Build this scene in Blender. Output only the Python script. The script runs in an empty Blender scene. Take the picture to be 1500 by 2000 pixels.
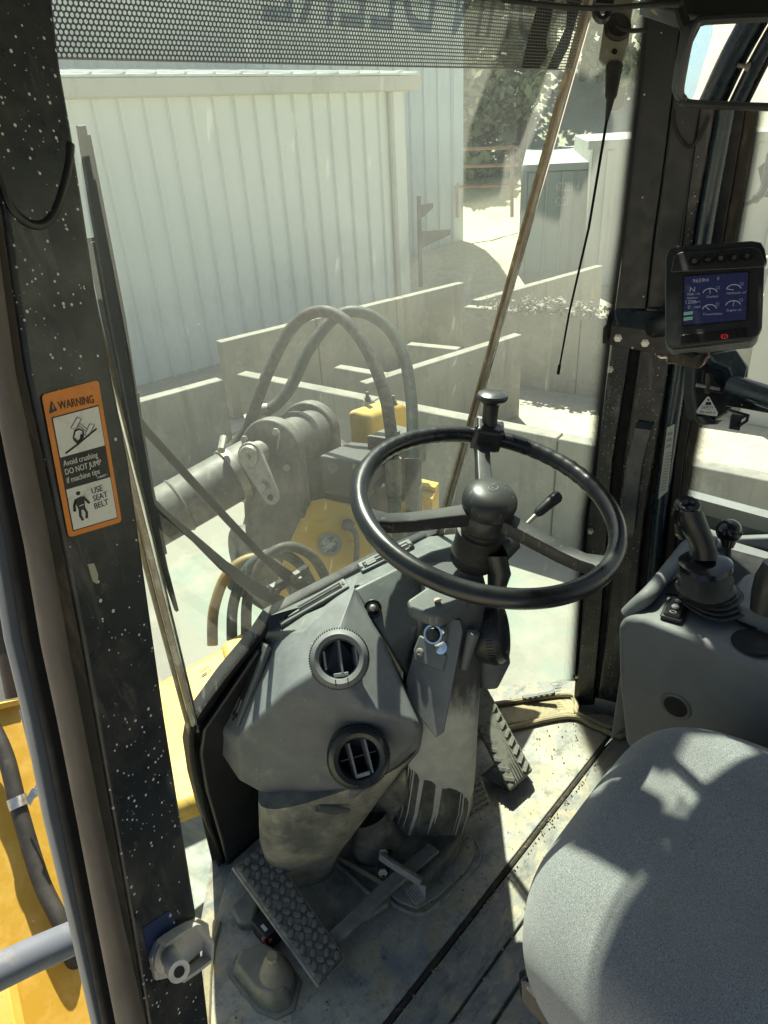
import bpy, bmesh, math, random
import numpy as np
from mathutils import Vector, Matrix
random.seed(7); rng = np.random.default_rng(7)
SC = bpy.context.scene
COL = SC.collection
R = math.radians
# ---------------------------------------------------------------- camera, sky, sun, exposure
EYE = np.array([0.0, 0.0, 1.30]); FPX = 1370.0; CX, CY = 750.0, 1000.0
PITCH, ROLL, AZ = R(28.8), R(3.5), R(46.4)
_f = np.array([math.sin(AZ)*math.cos(PITCH), math.cos(AZ)*math.cos(PITCH), -math.sin(PITCH)])
_r0 = np.array([math.cos(AZ), -math.sin(AZ), 0.0]); _u0 = np.cross(_r0, _f)
_r = math.cos(ROLL)*_r0 - math.sin(ROLL)*_u0
_u = math.sin(ROLL)*_r0 + math.cos(ROLL)*_u0
cam = bpy.data.cameras.new('camera'); camo = bpy.data.objects.new('camera', cam); COL.objects.link(camo)
cam.sensor_fit = 'VERTICAL'; cam.sensor_height = 24.0; cam.lens = FPX/2000*24.0
cam.clip_start = 0.02; cam.clip_end = 900
camo.matrix_world = Matrix(((_r[0], _u[0], -_f[0], EYE[0]), (_r[1], _u[1], -_f[1], EYE[1]), (_r[2], _u[2], -_f[2], EYE[2]), (0, 0, 0, 1)))
SC.camera = camo
SUN_AZ, SUN_EL = math.atan2(.63, .78), R(58)
world = bpy.data.worlds.new('World'); SC.world = world; world.use_nodes = True
_nt = world.node_tree; _bg = _nt.nodes['Background']
_sky = _nt.nodes.new('ShaderNodeTexSky'); _sky.sky_type = 'NISHITA'; _sky.sun_disc = False
_sky.sun_elevation = SUN_EL; _sky.sun_rotation = SUN_AZ; _sky.dust_density = 2.5; _sky.air_density = 1.0
_nt.links.new(_sky.outputs[0], _bg.inputs[0]); _bg.inputs[1].default_value = 0.065
_sl = bpy.data.lights.new('sun', 'SUN'); _so = bpy.data.objects.new('sun', _sl); COL.objects.link(_so)
_sl.energy = 5.0; _sl.angle = R(0.6); _sl.color = (1.0, 0.95, 0.82)
_sd = Vector((math.sin(SUN_AZ)*math.cos(SUN_EL), math.cos(SUN_AZ)*math.cos(SUN_EL), math.sin(SUN_EL)))
_so.rotation_euler = _sd.to_track_quat('Z', 'Y').to_euler(); _so.location = (3, 4, 8)
SC.view_settings.view_transform = 'Standard'; SC.view_settings.look = 'None'
SC.view_settings.gamma = 1.0; SC.view_settings.use_curve_mapping = False
SC.view_settings.exposure = 1.25
SC.cycles.max_bounces = 10; SC.cycles.transparent_max_bounces = 24
SC.cycles.diffuse_bounces = 4; SC.cycles.glossy_bounces = 4; SC.cycles.transmission_bounces = 6
SC.cycles.sample_clamp_indirect = 6.0; SC.cycles.caustics_reflective = False
# ---------------------------------------------------------------- measuring helpers (survey of the place: sight lines met with planes)
def _ray(x, y): return _f + _r*(x-CX)/FPX - _u*(y-CY)/FPX
def at(x, y, d): return EYE + _ray(x, y)*d
def onz(x, y, z):
    d = _ray(x, y); return EYE + d*(z-EYE[2])/d[2]
def onx(x, y, v):
    d = _ray(x, y); return EYE + d*v/d[0]
def ony(x, y, v):
    d = _ray(x, y); return EYE + d*v/d[1]
def nrm(v):
    v = np.array(v, float); return v/np.linalg.norm(v)
def V(*a): return np.array(a, float)
class Pl:
    def __init__(s, p0, n): s.p = np.array(p0, float); s.n = nrm(n)
    def hit(s, x, y, off=0.0):          # off>0 : towards the eye
        d = _ray(x, y); n = s.n if s.n @ d < 0 else -s.n
        return EYE + d*(((s.p + n*off - EYE) @ n)/(d @ n))
    def toward(s):
        return s.n if s.n @ (EYE - s.p) > 0 else -s.n
# ---------------------------------------------------------------- mesh builder
class MB:
    def __init__(s): s.v = []; s.f = []; s.uv = None
    def add(s, vs, fs):
        o = len(s.v); s.v += [tuple(map(float, p)) for p in vs]; s.f += [tuple(i+o for i in f) for f in fs]; return s
    def prism(s, pts, vec):
        n = len(pts); vec = np.array(vec, float); a = [np.array(p, float) for p in pts]
        nn = np.zeros(3)
        for i in range(n): nn += np.cross(a[i], a[(i+1) % n])
        if nn @ vec > 0: a = a[::-1]
        s.add(a + [p+vec for p in a], [tuple(range(n)), tuple(range(2*n-1, n-1, -1))] + [(i+n, (i+1) % n+n, (i+1) % n, i) for i in range(n)]); return s
    def box(s, c, size, ax=None):
        ax = np.eye(3) if ax is None else np.array([nrm(a) for a in ax]); c = np.array(c, float); hs = np.array(size, float)/2
        if np.linalg.det(ax) < 0: ax = ax.copy(); ax[2] *= -1
        vs = [c + ax[0]*hs[0]*i + ax[1]*hs[1]*j + ax[2]*hs[2]*k for k in (-1, 1) for j in (-1, 1) for i in (-1, 1)]
        s.add(vs, [(0, 2, 3, 1), (4, 5, 7, 6), (0, 1, 5, 4), (2, 6, 7, 3), (0, 4, 6, 2), (1, 3, 7, 5)]); return s
    def tube(s, path, r, seg=10, cap=True, closed=False, flat=None):
        P = [np.array(p, float) for p in path]; n = len(P); rr = [r]*n if np.isscalar(r) else list(r)
        up = None; vs = []; fs = []
        for i in range(n):
            t = nrm(P[(i+1) % n]-P[i-1]) if closed else nrm(P[min(i+1, n-1)]-P[max(i-1, 0)])
            if up is None:
                up = np.cross(t, [0, 0, 1]) if abs(t[2]) < .9 else np.cross(t, [1, 0, 0])
            up = nrm(up - t*(up @ t)); b = np.cross(t, up)
            for k in range(seg):
                a = 2*math.pi*k/seg
                q = up*math.cos(a)*rr[i] + b*math.sin(a)*rr[i]
                if flat is not None: q = q - flat[0]*(q @ flat[0])*(1-flat[1])
                vs.append(P[i]+q)
        m = n if closed else n-1
        for i in range(m):
            for k in range(seg):
                a = i*seg+k; b2 = i*seg+(k+1) % seg; c = ((i+1) % n)*seg+(k+1) % seg; d = ((i+1) % n)*seg+k
                fs.append((a, b2, c, d))
        if cap and not closed: fs += [tuple(range(seg-1, -1, -1)), tuple((n-1)*seg+k for k in range(seg))]
        s.add(vs, fs); return s
    def lathe(s, prof, o, axis, seg=32, closed=False):
        ax = nrm(axis); a = np.cross(ax, [0, 0, 1]); a = nrm(a) if np.linalg.norm(a) > 1e-3 else V(1, 0, 0); b = np.cross(ax, a); o = np.array(o, float)
        vs = [o + ax*h + (a*math.cos(2*math.pi*k/seg)+b*math.sin(2*math.pi*k/seg))*max(r, 1e-5) for r, h in prof for k in range(seg)]
        n = len(prof); fs = []
        for i in range(n if closed else n-1):
            j = (i+1) % n
            for k in range(seg): fs.append((i*seg+k, i*seg+(k+1) % seg, j*seg+(k+1) % seg, j*seg+k))
        if not closed: fs += [tuple(range(seg-1, -1, -1)), tuple((n-1)*seg+k for k in range(seg))]
        s.add(vs, fs); return s
    def grid(s, g, uv=None):
        h, w = len(g), len(g[0]); o = len(s.v)
        s.add([p for row in g for p in row], [(i*w+j, i*w+j+1, (i+1)*w+j+1, (i+1)*w+j) for i in range(h-1) for j in range(w-1)])
        if uv is not None:
            s.uv = (s.uv or []) + [uv[i][j] for i in range(h) for j in range(w)]
        return s
    def loft(s, secs, seg=20, p=4.0):   # secs: (centre, half-width vector, half-depth vector) superellipse
        vs = []
        for c, a, b in secs:
            for k in range(seg):
                t = 2*math.pi*k/seg; ct, st = math.cos(t), math.sin(t)
                x = math.copysign(abs(ct)**(2/p), ct); y = math.copysign(abs(st)**(2/p), st)
                vs.append(np.array(c, float)+np.array(a)*x+np.array(b)*y)
        n = len(secs); fs = [(i*seg+k, i*seg+(k+1) % seg, (i+1)*seg+(k+1) % seg, (i+1)*seg+k) for i in range(n-1) for k in range(seg)]
        fs += [tuple(range(seg-1, -1, -1)), tuple((n-1)*seg+k for k in range(seg))]
        s.add(vs, fs); return s
WL = {}                                 # world location of every node's origin
def _link(o, parent, wl):
    COL.objects.link(o)
    if parent is not None: o.parent = parent; o.location = tuple(np.array(wl)-WL[parent.name])
    else: o.location = tuple(wl)
    WL[o.name] = np.array(wl, float)
def thing(name, label, cat, loc, group=None, kind=None):
    o = bpy.data.objects.new(name, None); o.empty_display_size = .05; _link(o, None, np.array(loc, float))
    o['label'] = label; o['category'] = cat
    if group: o['group'] = group
    if kind: o['kind'] = kind
    return o
def meshof(name, mb, wl):
    me = bpy.data.meshes.new(name); wl = np.array(wl)
    me.from_pydata([tuple(np.array(p)-wl) for p in mb.v], [], mb.f)
    if mb.uv is not None:
        l = me.uv_layers.new(name='UVMap')
        for lp in me.loops: l.data[lp.index].uv = mb.uv[lp.vertex_index]
    me.update(); return me
def fixn(me):
    bm = bmesh.new(); bm.from_mesh(me); bmesh.ops.remove_doubles(bm, verts=bm.verts, dist=1e-6); bmesh.ops.recalc_face_normals(bm, faces=bm.faces); bm.to_mesh(me); bm.free()
def part(name, mb, m, parent=None, bevel=0, seg=3, smooth=True, sub=0, crease=0, loc=None, label=None, cat=None, group=None, kind=None, fix=True, ang=35):
    wl = WL[parent.name] if parent is not None else (np.array(loc, float) if loc is not None else np.mean(np.array(mb.v), 0))
    me = meshof(name, mb, wl)
    if fix and mb.uv is None: fixn(me)
    me.materials.append(m)
    o = bpy.data.objects.new(name, me); _link(o, parent, wl)
    if smooth:
        for p in me.polygons: p.use_smooth = True
        if not sub: me.set_sharp_from_angle(angle=R(ang))
    if sub:
        if crease:
            bm = bmesh.new(); bm.from_mesh(me); cl = bm.edges.layers.float.new('crease_edge')
            for e in bm.edges:
                if len(e.link_faces) == 2 and e.calc_face_angle(0) > R(crease): e[cl] = .75
            bm.to_mesh(me); bm.free()
        s = o.modifiers.new('sub', 'SUBSURF'); s.levels = sub; s.render_levels = sub
    if bevel:
        b = o.modifiers.new('bev', 'BEVEL'); b.width = bevel; b.segments = seg; b.limit_method = 'ANGLE'; b.angle_limit = R(28); b.harden_normals = True
    if label: o['label'] = label
    if cat: o['category'] = cat
    if group: o['group'] = group
    if kind: o['kind'] = kind
    return o
def inst(name, src, parent, wl, ax=None, label=None):
    o = bpy.data.objects.new(name, src.data if hasattr(src, 'data') else src); COL.objects.link(o); o.parent = parent
    if hasattr(src, 'modifiers'):
        for m in src.modifiers:
            if m.type == 'BEVEL':
                b = o.modifiers.new('bev', 'BEVEL'); b.width = m.width; b.segments = m.segments; b.limit_method = 'ANGLE'; b.angle_limit = m.angle_limit; b.harden_normals = True
    rel = np.array(wl, float)-WL[parent.name]
    M = np.eye(4)
    if ax is not None:
        for i in range(3): M[:3, i] = ax[i]
    M[:3, 3] = rel; o.matrix_local = Matrix(M.tolist()); WL[o.name] = np.array(wl, float)
    if label: o['label'] = label
    return o
def frame(n, hint=(0, 0, 1)):           # axes with z = n
    n = nrm(n); x = np.cross(hint, n); x = nrm(x) if np.linalg.norm(x) > 1e-3 else V(1, 0, 0); return [x, np.cross(n, x), n]
def curve(pts, n=8, closed=False):      # Catmull-Rom through points
    P = [np.array(p, float) for p in pts]; out = []; N = len(P)
    for i in range(N if closed else N-1):
        g = (lambda k: P[k % N]) if closed else (lambda k: P[max(0, min(N-1, k))])
        a, b, c, d = g(i-1), g(i), g(i+1), g(i+2)
        for k in range(n):
            t = k/n; out.append(.5*((2*b)+(c-a)*t+(2*a-5*b+4*c-d)*t*t+(3*b-a-3*c+d)*t**3))
    if not closed: out.append(P[-1])
    return out
def text(name, body, p, xd, yd, size, m, parent, ext=0.0002, al='LEFT', sx=1.0):
    c = bpy.data.curves.new(name, 'FONT'); c.body = body; c.size = 1.0; c.extrude = ext/size; c.align_x = al; c.resolution_u = 3
    tmp = bpy.data.objects.new('tmp_text', c); me = bpy.data.meshes.new_from_object(tmp); bpy.data.objects.remove(tmp)
    me.materials.clear(); me.materials.append(m); o = bpy.data.objects.new(name, me); COL.objects.link(o); o.parent = parent
    x = nrm(xd); z = nrm(np.cross(x, yd)); y = np.cross(z, x)
    M = np.eye(4); M[:3, 0] = x*size*sx; M[:3, 1] = y*size; M[:3, 2] = z*size; M[:3, 3] = np.array(p)-WL[parent.name]
    o.matrix_local = Matrix(M.tolist()); WL[o.name] = np.array(p, float); return o
# ---------------------------------------------------------------- materials
_mc = {}
def lin(c): return tuple(c)+(1.0,)
class NB:
    def __init__(s, name):
        s.m = bpy.data.materials.new(name); s.m.use_nodes = True; s.t = s.m.node_tree; s.t.nodes.clear()
        s.out = s.n('ShaderNodeOutputMaterial'); s._co = None
    def n(s, t, **k):
        o = s.t.nodes.new(t)
        for a, b in k.items(): setattr(o, a, b)
        return o
    def l(s, a, b): s.t.links.new(a, b)
    def co(s, kind='Object', scale=None):
        if s._co is None: s._co = s.n('ShaderNodeTexCoord')
        o = s._co.outputs[kind]
        if scale is not None:
            mp = s.n('ShaderNodeMapping'); mp.inputs['Scale'].default_value = scale; s.l(o, mp.inputs[0]); o = mp.outputs[0]
        return o
    def noise(s, scale, detail=4, rough=.6, vec=None, stretch=None, off=0):
        x = s.n('ShaderNodeTexNoise'); x.inputs['Scale'].default_value = scale; x.inputs['Detail'].default_value = detail; x.inputs['Roughness'].default_value = rough
        v = vec or s.co('Object', stretch if stretch else (1, 1, 1))
        if off:
            a = s.n('ShaderNodeVectorMath', operation='ADD'); a.inputs[1].default_value = (off, off*1.3, off*.7); s.l(v, a.inputs[0]); v = a.outputs[0]
        s.l(v, x.inputs['Vector']); return x.outputs['Fac']
    def ramp(s, fac, a, b, lo=0.0, hi=1.0):
        x = s.n('ShaderNodeMapRange'); x.inputs[1].default_value = a; x.inputs[2].default_value = b; x.inputs[3].default_value = lo; x.inputs[4].default_value = hi
        s.l(fac, x.inputs[0]); return x.outputs[0]
    def math(s, op, a, b=None, clamp=False):
        x = s.n('ShaderNodeMath', operation=op); x.use_clamp = clamp
        for i, q in enumerate((a, b)):
            if q is None: continue
            if isinstance(q, (int, float)): x.inputs[i].default_value = q
            else: s.l(q, x.inputs[i])
        return x.outputs[0]
    def mix(s, fac, a, b):
        x = s.n('ShaderNodeMix'); x.data_type = 'RGBA'
        for i, q in ((0, fac), (6, a), (7, b)):
            if isinstance(q, (int, float)): x.inputs[i].default_value = q
            elif isinstance(q, tuple): x.inputs[i].default_value = lin(q)
            else: s.l(q, x.inputs[i])
        return x.outputs[2]
    def specks(s, scale, rmax, cover=.5, patch=3.0, seed=0.0, stretch=None):  # round droplets of uneven size
        v = s.co('Object', stretch if stretch else (1, 1, 1))
        a = s.n('ShaderNodeVectorMath', operation='ADD'); a.inputs[1].default_value = (seed, seed*2.1, seed*.7); s.l(v, a.inputs[0])
        w = s.n('ShaderNodeTexVoronoi'); w.inputs['Scale'].default_value = scale; s.l(a.outputs[0], w.inputs['Vector'])
        sep = s.n('ShaderNodeSeparateColor'); s.l(w.outputs['Color'], sep.inputs[0])
        rad = s.math('MULTIPLY', s.math('POWER', sep.outputs[0], 3.0), rmax)
        on = s.math('LESS_THAN', w.outputs['Distance'], rad)
        pn = s.noise(patch, 3, .6, off=seed+3)
        keep = s.math('LESS_THAN', sep.outputs[1], s.ramp(pn, .42, .66, 0, cover*2.2))
        return s.math('MULTIPLY', on, keep)
NS = [1.0]
def M(name, base, rough=.6, metal=0.0, var=None, specks=None, dust=None, bump=None, stains=None, scratch=None, spec=.5, coat=0, grime=None, rvar=.12):
    if name in _mc: return _mc[name]
    b = NB(name); pb = b.n('ShaderNodeBsdfPrincipled'); b.l(pb.outputs[0], b.out.inputs[0])
    col = tuple(base)
    if var: col = b.mix(b.ramp(b.noise(var[1]*NS[0], 5, .65, stretch=var[3] if len(var) > 3 else None), .35, .65), col, tuple(var[0]))
    if stains:  # (color, scale, lo, hi, stretch)
        for st in (stains if isinstance(stains[0], tuple) and isinstance(stains[0][0], tuple) else (stains,)):
            col = b.mix(b.ramp(b.noise(st[1]*NS[0], 8, .7, stretch=st[4] if len(st) > 4 else None, off=st[1]*.37+1.7), st[2], st[3]), col, tuple(st[0]))
    if scratch: # (color, scale, amount, stretch)
        col = b.mix(b.ramp(b.noise(scratch[1], 3, .5, stretch=scratch[3], off=5), .66-.1*scratch[2], .70, 0, scratch[2]), col, tuple(scratch[0]))
    if grime: col = b.mix(b.ramp(b.noise(grime[1]*NS[0], 10, .75, off=9), grime[2], grime[2]+.06, 0, .8), col, tuple(grime[0]))
    if dust:    # settled on faces that look up: (color, amount)
        g = b.n('ShaderNodeNewGeometry'); sp = b.n('ShaderNodeSeparateXYZ'); b.l(g.outputs['Normal'], sp.inputs[0])
        f = b.math('MULTIPLY', b.ramp(sp.outputs[2], .1, .95, 0, dust[1]), b.ramp(b.noise(9*NS[0], 7, .7, off=2), .3, .65, .35, 1.0), True)
        col = b.mix(f, col, tuple(dust[0]))
    if specks:
        for q in (specks if isinstance(specks[0][0], (tuple, list)) else (specks,)):
            col = b.mix(b.math('MULTIPLY', b.specks(*q[1:]), .85), col, tuple(q[0]))
    if isinstance(col, tuple): pb.inputs['Base Color'].default_value = lin(col)
    else: b.l(col, pb.inputs['Base Color'])
    pb.inputs['Metallic'].default_value = metal
    pb.inputs['Specular IOR Level'].default_value = spec
    b.l(b.ramp(b.noise(14*NS[0], 4, .6, off=4), .3, .7, max(.02, rough-rvar), min(1, rough+rvar)), pb.inputs['Roughness'])
    if coat: pb.inputs['Coat Weight'].default_value = coat; pb.inputs['Coat Roughness'].default_value = .12
    if bump:    # (scale, strength, distance, stretch)
        bp = b.n('ShaderNodeBump'); bp.inputs['Strength'].default_value = bump[1]; bp.inputs['Distance'].default_value = bump[2]
        b.l(b.noise(bump[0], 3, .6, stretch=bump[3] if len(bump) > 3 else None), bp.inputs['Height']); b.l(bp.outputs[0], pb.inputs['Normal'])
    _mc[name] = b.m; return b.m
DUSTC = (.36, .34, .27)
NS[0] = 2.6
m_paint = M('dark_blue_black_paint', (.008, .011, .015), .34, specks=(((.62, .64, .6), 340, .34, .75, 9.0, 1.0), ((.60, .62, .58), 170, .22, .5, 7.0, 2.0)), dust=(DUSTC, .3), stains=(((.045, .043, .036), 6, .46, .70), ((.11, .105, .085), 11, .56, .76, (1, 1, .2)), ((.08, .078, .065), 40, .60, .72)), scratch=((.16, .16, .14), 50, .25, (1, 1, .12)), spec=.4)
m_paint2 = M('black_pillar_paint', (.009, .011, .012), .38, specks=((.5, .52, .47), 150, .3, .18, 3.0, 4.0), stains=((.025, .024, .02), 5, .52, .8), spec=.35)
m_paintb = M('dark_blue_tube_paint', (.012, .024, .035), .28, dust=(DUSTC, .15), spec=.5)
m_plas = M('charcoal_moulded_plastic', (.085, .090, .095), .55, var=((.115, .119, .122), 7), dust=((.32, .33, .33), .5), scratch=((.26, .26, .25), 70, .16, (1, 2, 4)), stains=((.20, .20, .17), 8, .58, .82), specks=((.5, .5, .46), 150, .16, .12, 4, 2.5), bump=(900, .25, .0006), spec=.35)
m_plasg = M('grey_green_dash_plastic', (.070, .078, .083), .5, var=((.08, .09, .088), 6), dust=((.27, .29, .27), .35), specks=((.6, .6, .56), 170, .2, .12, 4, 6), scratch=((.3, .3, .28), 40, .35, (1, 6, 1)), bump=(900, .2, .0005), spec=.4)
m_cons = M('slate_console_plastic', (.125, .132, .135), .6, var=((.14, .147, .149), 5), dust=((.30, .31, .29), .35), bump=(1100, .5, .0008), scratch=((.16, .16, .15), 30, .3, (1, 1, .3)), spec=.35)
m_blk = M('black_moulded_plastic', (.014, .015, .016), .42, dust=((.16, .16, .14), .07), bump=(800, .15, .0004), spec=.45)
m_blkg = M('glossy_black_plastic', (.008, .008, .009), .2, dust=((.2, .2, .18), .08), spec=.5, rvar=.06)
m_void = M('dark_interior', (.004, .004, .004), .8)
m_rub = M('black_rubber', (.014, .014, .014), .6, dust=(DUSTC, .16), stains=((.07, .06, .045), 14, .58, .78), spec=.3)
m_rubd = M('dusty_brown_rubber', (.035, .030, .024), .75, stains=((.11, .09, .06), 22, .5, .72, (1, 1, .25)), spec=.25)
m_trim = M('taupe_seal_tube', (.095, .080, .064), .55, stains=((.06, .05, .04), 10, .45, .7, (1, 1, .3)), spec=.3)
m_mat = M('dusty_rubber_mat', (.22, .225, .215), .62, stains=(((.44, .41, .32), 5, .38, .64), ((.40, .33, .20), 7, .47, .68), ((.34, .27, .16), 21, .56, .70), ((.10, .108, .11), 9, .52, .74), ((.10, .11, .115), 26, .56, .74)), grime=((.02, .025, .03), 30, .66), specks=((.03, .03, .03), 120, .3, .3, 5, 3), bump=(160, .35, .002), spec=.35)
m_sill = M('beige_dusty_floor_trim', (.30, .25, .155), .7, stains=(((.42, .35, .2), 9, .45, .66), ((.11, .11, .10), 16, .54, .72)), specks=((.06, .05, .04), 140, .25, .25, 5, 3), bump=(200, .4, .0015), spec=.25)
m_floor = M('worn_cab_floor_plate', (.22, .215, .19), .6, stains=(((.40, .33, .20), 8, .5, .68), ((.07, .085, .09), 6, .5, .7, (1, 3, 1)), ((.36, .34, .26), 14, .56, .7)), grime=((.04, .04, .04), 26, .62), bump=(120, .5, .002), spec=.3)
m_ped = M('dusty_pedal_rubber', (.05, .052, .052), .6, stains=((.24, .22, .17), 18, .42, .68), dust=((.28, .27, .22), .5), bump=(300, .4, .001), spec=.3)
m_pedb = M('beige_dusted_pedal_rubber', (.22, .215, .18), .7, stains=((.10, .10, .09), 22, .5, .7), bump=(300, .4, .001), spec=.3)
m_steel = M('galvanised_steel', (.42, .42, .40), .38, metal=.85, stains=((.30, .24, .16), 30, .5, .7), spec=.5)
m_steelw = M('worn_bare_steel', (.26, .25, .225), .55, metal=.4, stains=((.16, .13, .09), 24, .5, .7), spec=.5)
m_chrome = M('chrome', (.7, .7, .68), .12, metal=1.0)
m_yel = M('machine_yellow_paint', (.62, .38, .05), .42, stains=(((.66, .45, .10), 5, .45, .7), ((.30, .18, .06), 12, .6, .74)), specks=((.12, .10, .06), 60, .2, .25, 4, 2), dust=((.56, .46, .20), .28), scratch=((.2, .13, .05), 12, .3, (1, 1, 6)), spec=.4)
m_yel2 = M('deep_yellow_paint', (.46, .275, .03), .45, stains=((.60, .39, .09), 5, .45, .7), specks=((.7, .6, .4), 90, .16, .1, 4, 2), spec=.35)
NS[0] = 1.6
m_gfr = M('dusty_grey_machine_paint', (.036, .038, .036), .5, stains=(((.16, .155, .135), 7, .42, .68), ((.025, .026, .026), 13, .50, .72)), dust=((.30, .29, .24), .35), specks=((.4, .4, .36), 50, .16, .2, 4, 2), spec=.4)
m_hose = M('weathered_hydraulic_hose', (.022, .023, .021), .65, stains=((.10, .092, .07), 22, .48, .70), dust=((.2, .19, .15), .15), bump=(260, .3, .002), spec=.3)
m_hoseg = M('green_tinged_hydraulic_hose', (.013, .030, .028), .6, stains=((.08, .085, .07), 22, .48, .70), dust=((.2, .2, .16), .12), bump=(260, .3, .002), spec=.3)
m_zinc = M('dull_zinc_plate', (.46, .45, .41), .5, metal=.15, stains=((.26, .22, .15), 20, .5, .7))
m_rail = M('grey_blue_painted_tube', (.13, .145, .165), .4, stains=((.18, .18, .18), 30, .55, .7), spec=.5)
m_org = M('orange_print', (.62, .20, .02), .5, stains=((.45, .15, .03), 40, .55, .75))
m_wht = M('white_print', (.62, .61, .54), .5, stains=((.42, .40, .30), 60, .55, .75))
m_ink = M('black_print', (.012, .012, .012), .5)
m_inkg = M('grey_print', (.20, .20, .19), .5)
m_steel2 = M('light_steel_panel', (.17, .19, .215), .4, metal=.3, stains=((.2, .2, .2), 9, .5, .7))
NS[0] = 1.0
m_conc = M('weathered_concrete', (.29, .28, .235), .85, var=((.22, .215, .185), 1.3), stains=(((.36, .34, .28), 3, .5, .7), ((.16, .155, .135), 2.2, .52, .72, (1.6, 1.6, .25)), ((.13, .13, .115), 9, .60, .76)), grime=((.08, .08, .07), 7, .64), bump=(22, .3, .01), spec=.15)
m_concb = M('concrete_yard_floor', (.26, .25, .21), .85, stains=(((.20, .27, .23), .7, .5, .7), ((.33, .315, .26), 1.6, .5, .7)), bump=(18, .3, .01), spec=.15)
m_metalw = M('pale_corrugated_metal', (.66, .69, .67), .5, stains=(((.46, .48, .44), .9, .45, .7, (1, 1, .3)), ((.60, .56, .46), 2.5, .6, .8, (2, 2, .3))), spec=.3)
m_metalb = M('grey_blue_corrugated_metal', (.56, .64, .66), .5, stains=((.44, .49, .50), .9, .45, .7, (1, 1, .3)), spec=.3)
m_fascia = M('fascia_metal', (.46, .46, .41), .6, stains=((.36, .35, .31), 2, .5, .7, (1, 1, .5)))
m_rust = M('rusty_orange_rail', (.52, .33, .22), .7, stains=((.3, .18, .12), 4, .5, .7))
m_cont = M('grey_green_container_paint', (.34, .39, .36), .6, stains=((.40, .43, .38), 1.2, .45, .7, (1, 1, .3)))
m_cont2 = M('grey_tank_paint', (.50, .50, .45), .7, stains=((.42, .42, .37), 1.2, .45, .7, (1, 1, .3)))
m_wood = M('weathered_pallet_wood', (.20, .185, .15), .85, stains=((.3, .28, .22), 5, .5, .7))
m_dark = M('dark_bracket_steel', (.06, .062, .06), .6)
m_grnd = M('pale_gravel_ground', (.47, .43, .33), .95, stains=(((.36, .33, .26), .35, .48, .7), ((.54, .50, .40), .9, .5, .7), ((.40, .37, .30), 7, .5, .66)), bump=(9, .7, .06), spec=.1)
m_sand = M('sandy_bank', (.52, .47, .33), .95, stains=(((.40, .36, .25), .8, .5, .7), ((.60, .55, .40), 4, .5, .7)), bump=(5, .8, .1), spec=.1)
m_rubble = M('rubble_debris', (.31, .29, .235), .9, stains=((.2, .19, .17), 14, .5, .7), bump=(40, .5, .01))
m_leaf = M('olive_leaves', (.20, .225, .13), .8, var=((.27, .29, .18), .6), spec=.2)
m_bark = M('bark', (.12, .10, .075), .9)
m_blue = M('light_blue_vehicle_paint', (.16, .36, .50), .35, stains=((.3, .42, .5), 4, .5, .7))
m_red = M('red_reflector', (.55, .03, .02), .3)
m_wire = [M('brown_wire', (.12, .05, .03), .5), M('pink_wire', (.5, .28, .24), .5), M('green_wire', (.05, .18, .11), .5)]
def glassmat(name, dust, tint, spk=.5, streak=.5, spec=1.0):
    b = NB(name)
    tr = b.n('ShaderNodeBsdfTransparent'); tr.inputs[0].default_value = lin(tint)
    tl = b.n('ShaderNodeBsdfTranslucent'); tl.inputs[0].default_value = (.80, .84, .72, 1)
    df = b.n('ShaderNodeBsdfDiffuse'); df.inputs[0].default_value = (.55, .56, .5, 1)
    mx = b.n('ShaderNodeMixShader'); mx.inputs[0].default_value = .35; b.l(tl.outputs[0], mx.inputs[1]); b.l(df.outputs[0], mx.inputs[2])
    cloud = b.ramp(b.noise(2.6, 3, .5), .3, .7, .72, 1.25)
    st = b.ramp(b.noise(6, 4, .6, stretch=(1, 1, .25), off=3), .5, .8, 1.0, 1.0+streak*.5)
    sc = b.ramp(b.noise(55, 2, .5, stretch=(1, 1, .12), off=8), .68, .74, 0, .10*streak)
    hz = b.n('ShaderNodeNewGeometry'); sz = b.n('ShaderNodeSeparateXYZ'); b.l(hz.outputs['Position'], sz.inputs[0])
    film = b.math('ADD', b.math('MULTIPLY', b.ramp(sz.outputs[2], .80, 1.25), b.ramp(sz.outputs[0], .38, .9, 1.5, 2.8)), .75)      # cleaner low down and where the wiper reaches
    base = b.math('ADD', b.math('MULTIPLY', b.math('MULTIPLY', b.math('MULTIPLY', cloud, st), dust), film), sc)
    sp = b.math('MULTIPLY', b.math('MAXIMUM', b.specks(300, .26, .30*spk, 4, 1.0), b.specks(140, .14, .18*spk, 5, 2.0)), .26)
    fac = b.math('MAXIMUM', base, sp, True)
    m1 = b.n('ShaderNodeMixShader'); b.l(fac, m1.inputs[0]); b.l(tr.outputs[0], m1.inputs[1]); b.l(mx.outputs[0], m1.inputs[2])
    gl = b.n('ShaderNodeBsdfGlossy'); gl.inputs['Roughness'].default_value = .02; gl.inputs[0].default_value = (.9, .95, .92, 1)
    fr = b.n('ShaderNodeFresnel'); fr.inputs[0].default_value = 1.16
    m2 = b.n('ShaderNodeMixShader'); b.l(b.math('MULTIPLY', fr.outputs[0], spec), m2.inputs[0]); b.l(m1.outputs[0], m2.inputs[1]); b.l(gl.outputs[0], m2.inputs[2])
    b.l(m2.outputs[0], b.out.inputs[0]); return b.m
m_glassF = glassmat('dusty_windscreen_glass', .052, (.84, .95, .87), .8, .8)
m_glassR = glassmat('dusty_side_screen_glass', .058, (.85, .96, .89), 1.0, .5)
m_glassL = glassmat('lightly_dusty_left_glass', .015, (.84, .93, .88), .5, .4, .2)
m_glassS = glassmat('side_window_glass', .08, (.86, .95, .90), .5, .4)
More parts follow.
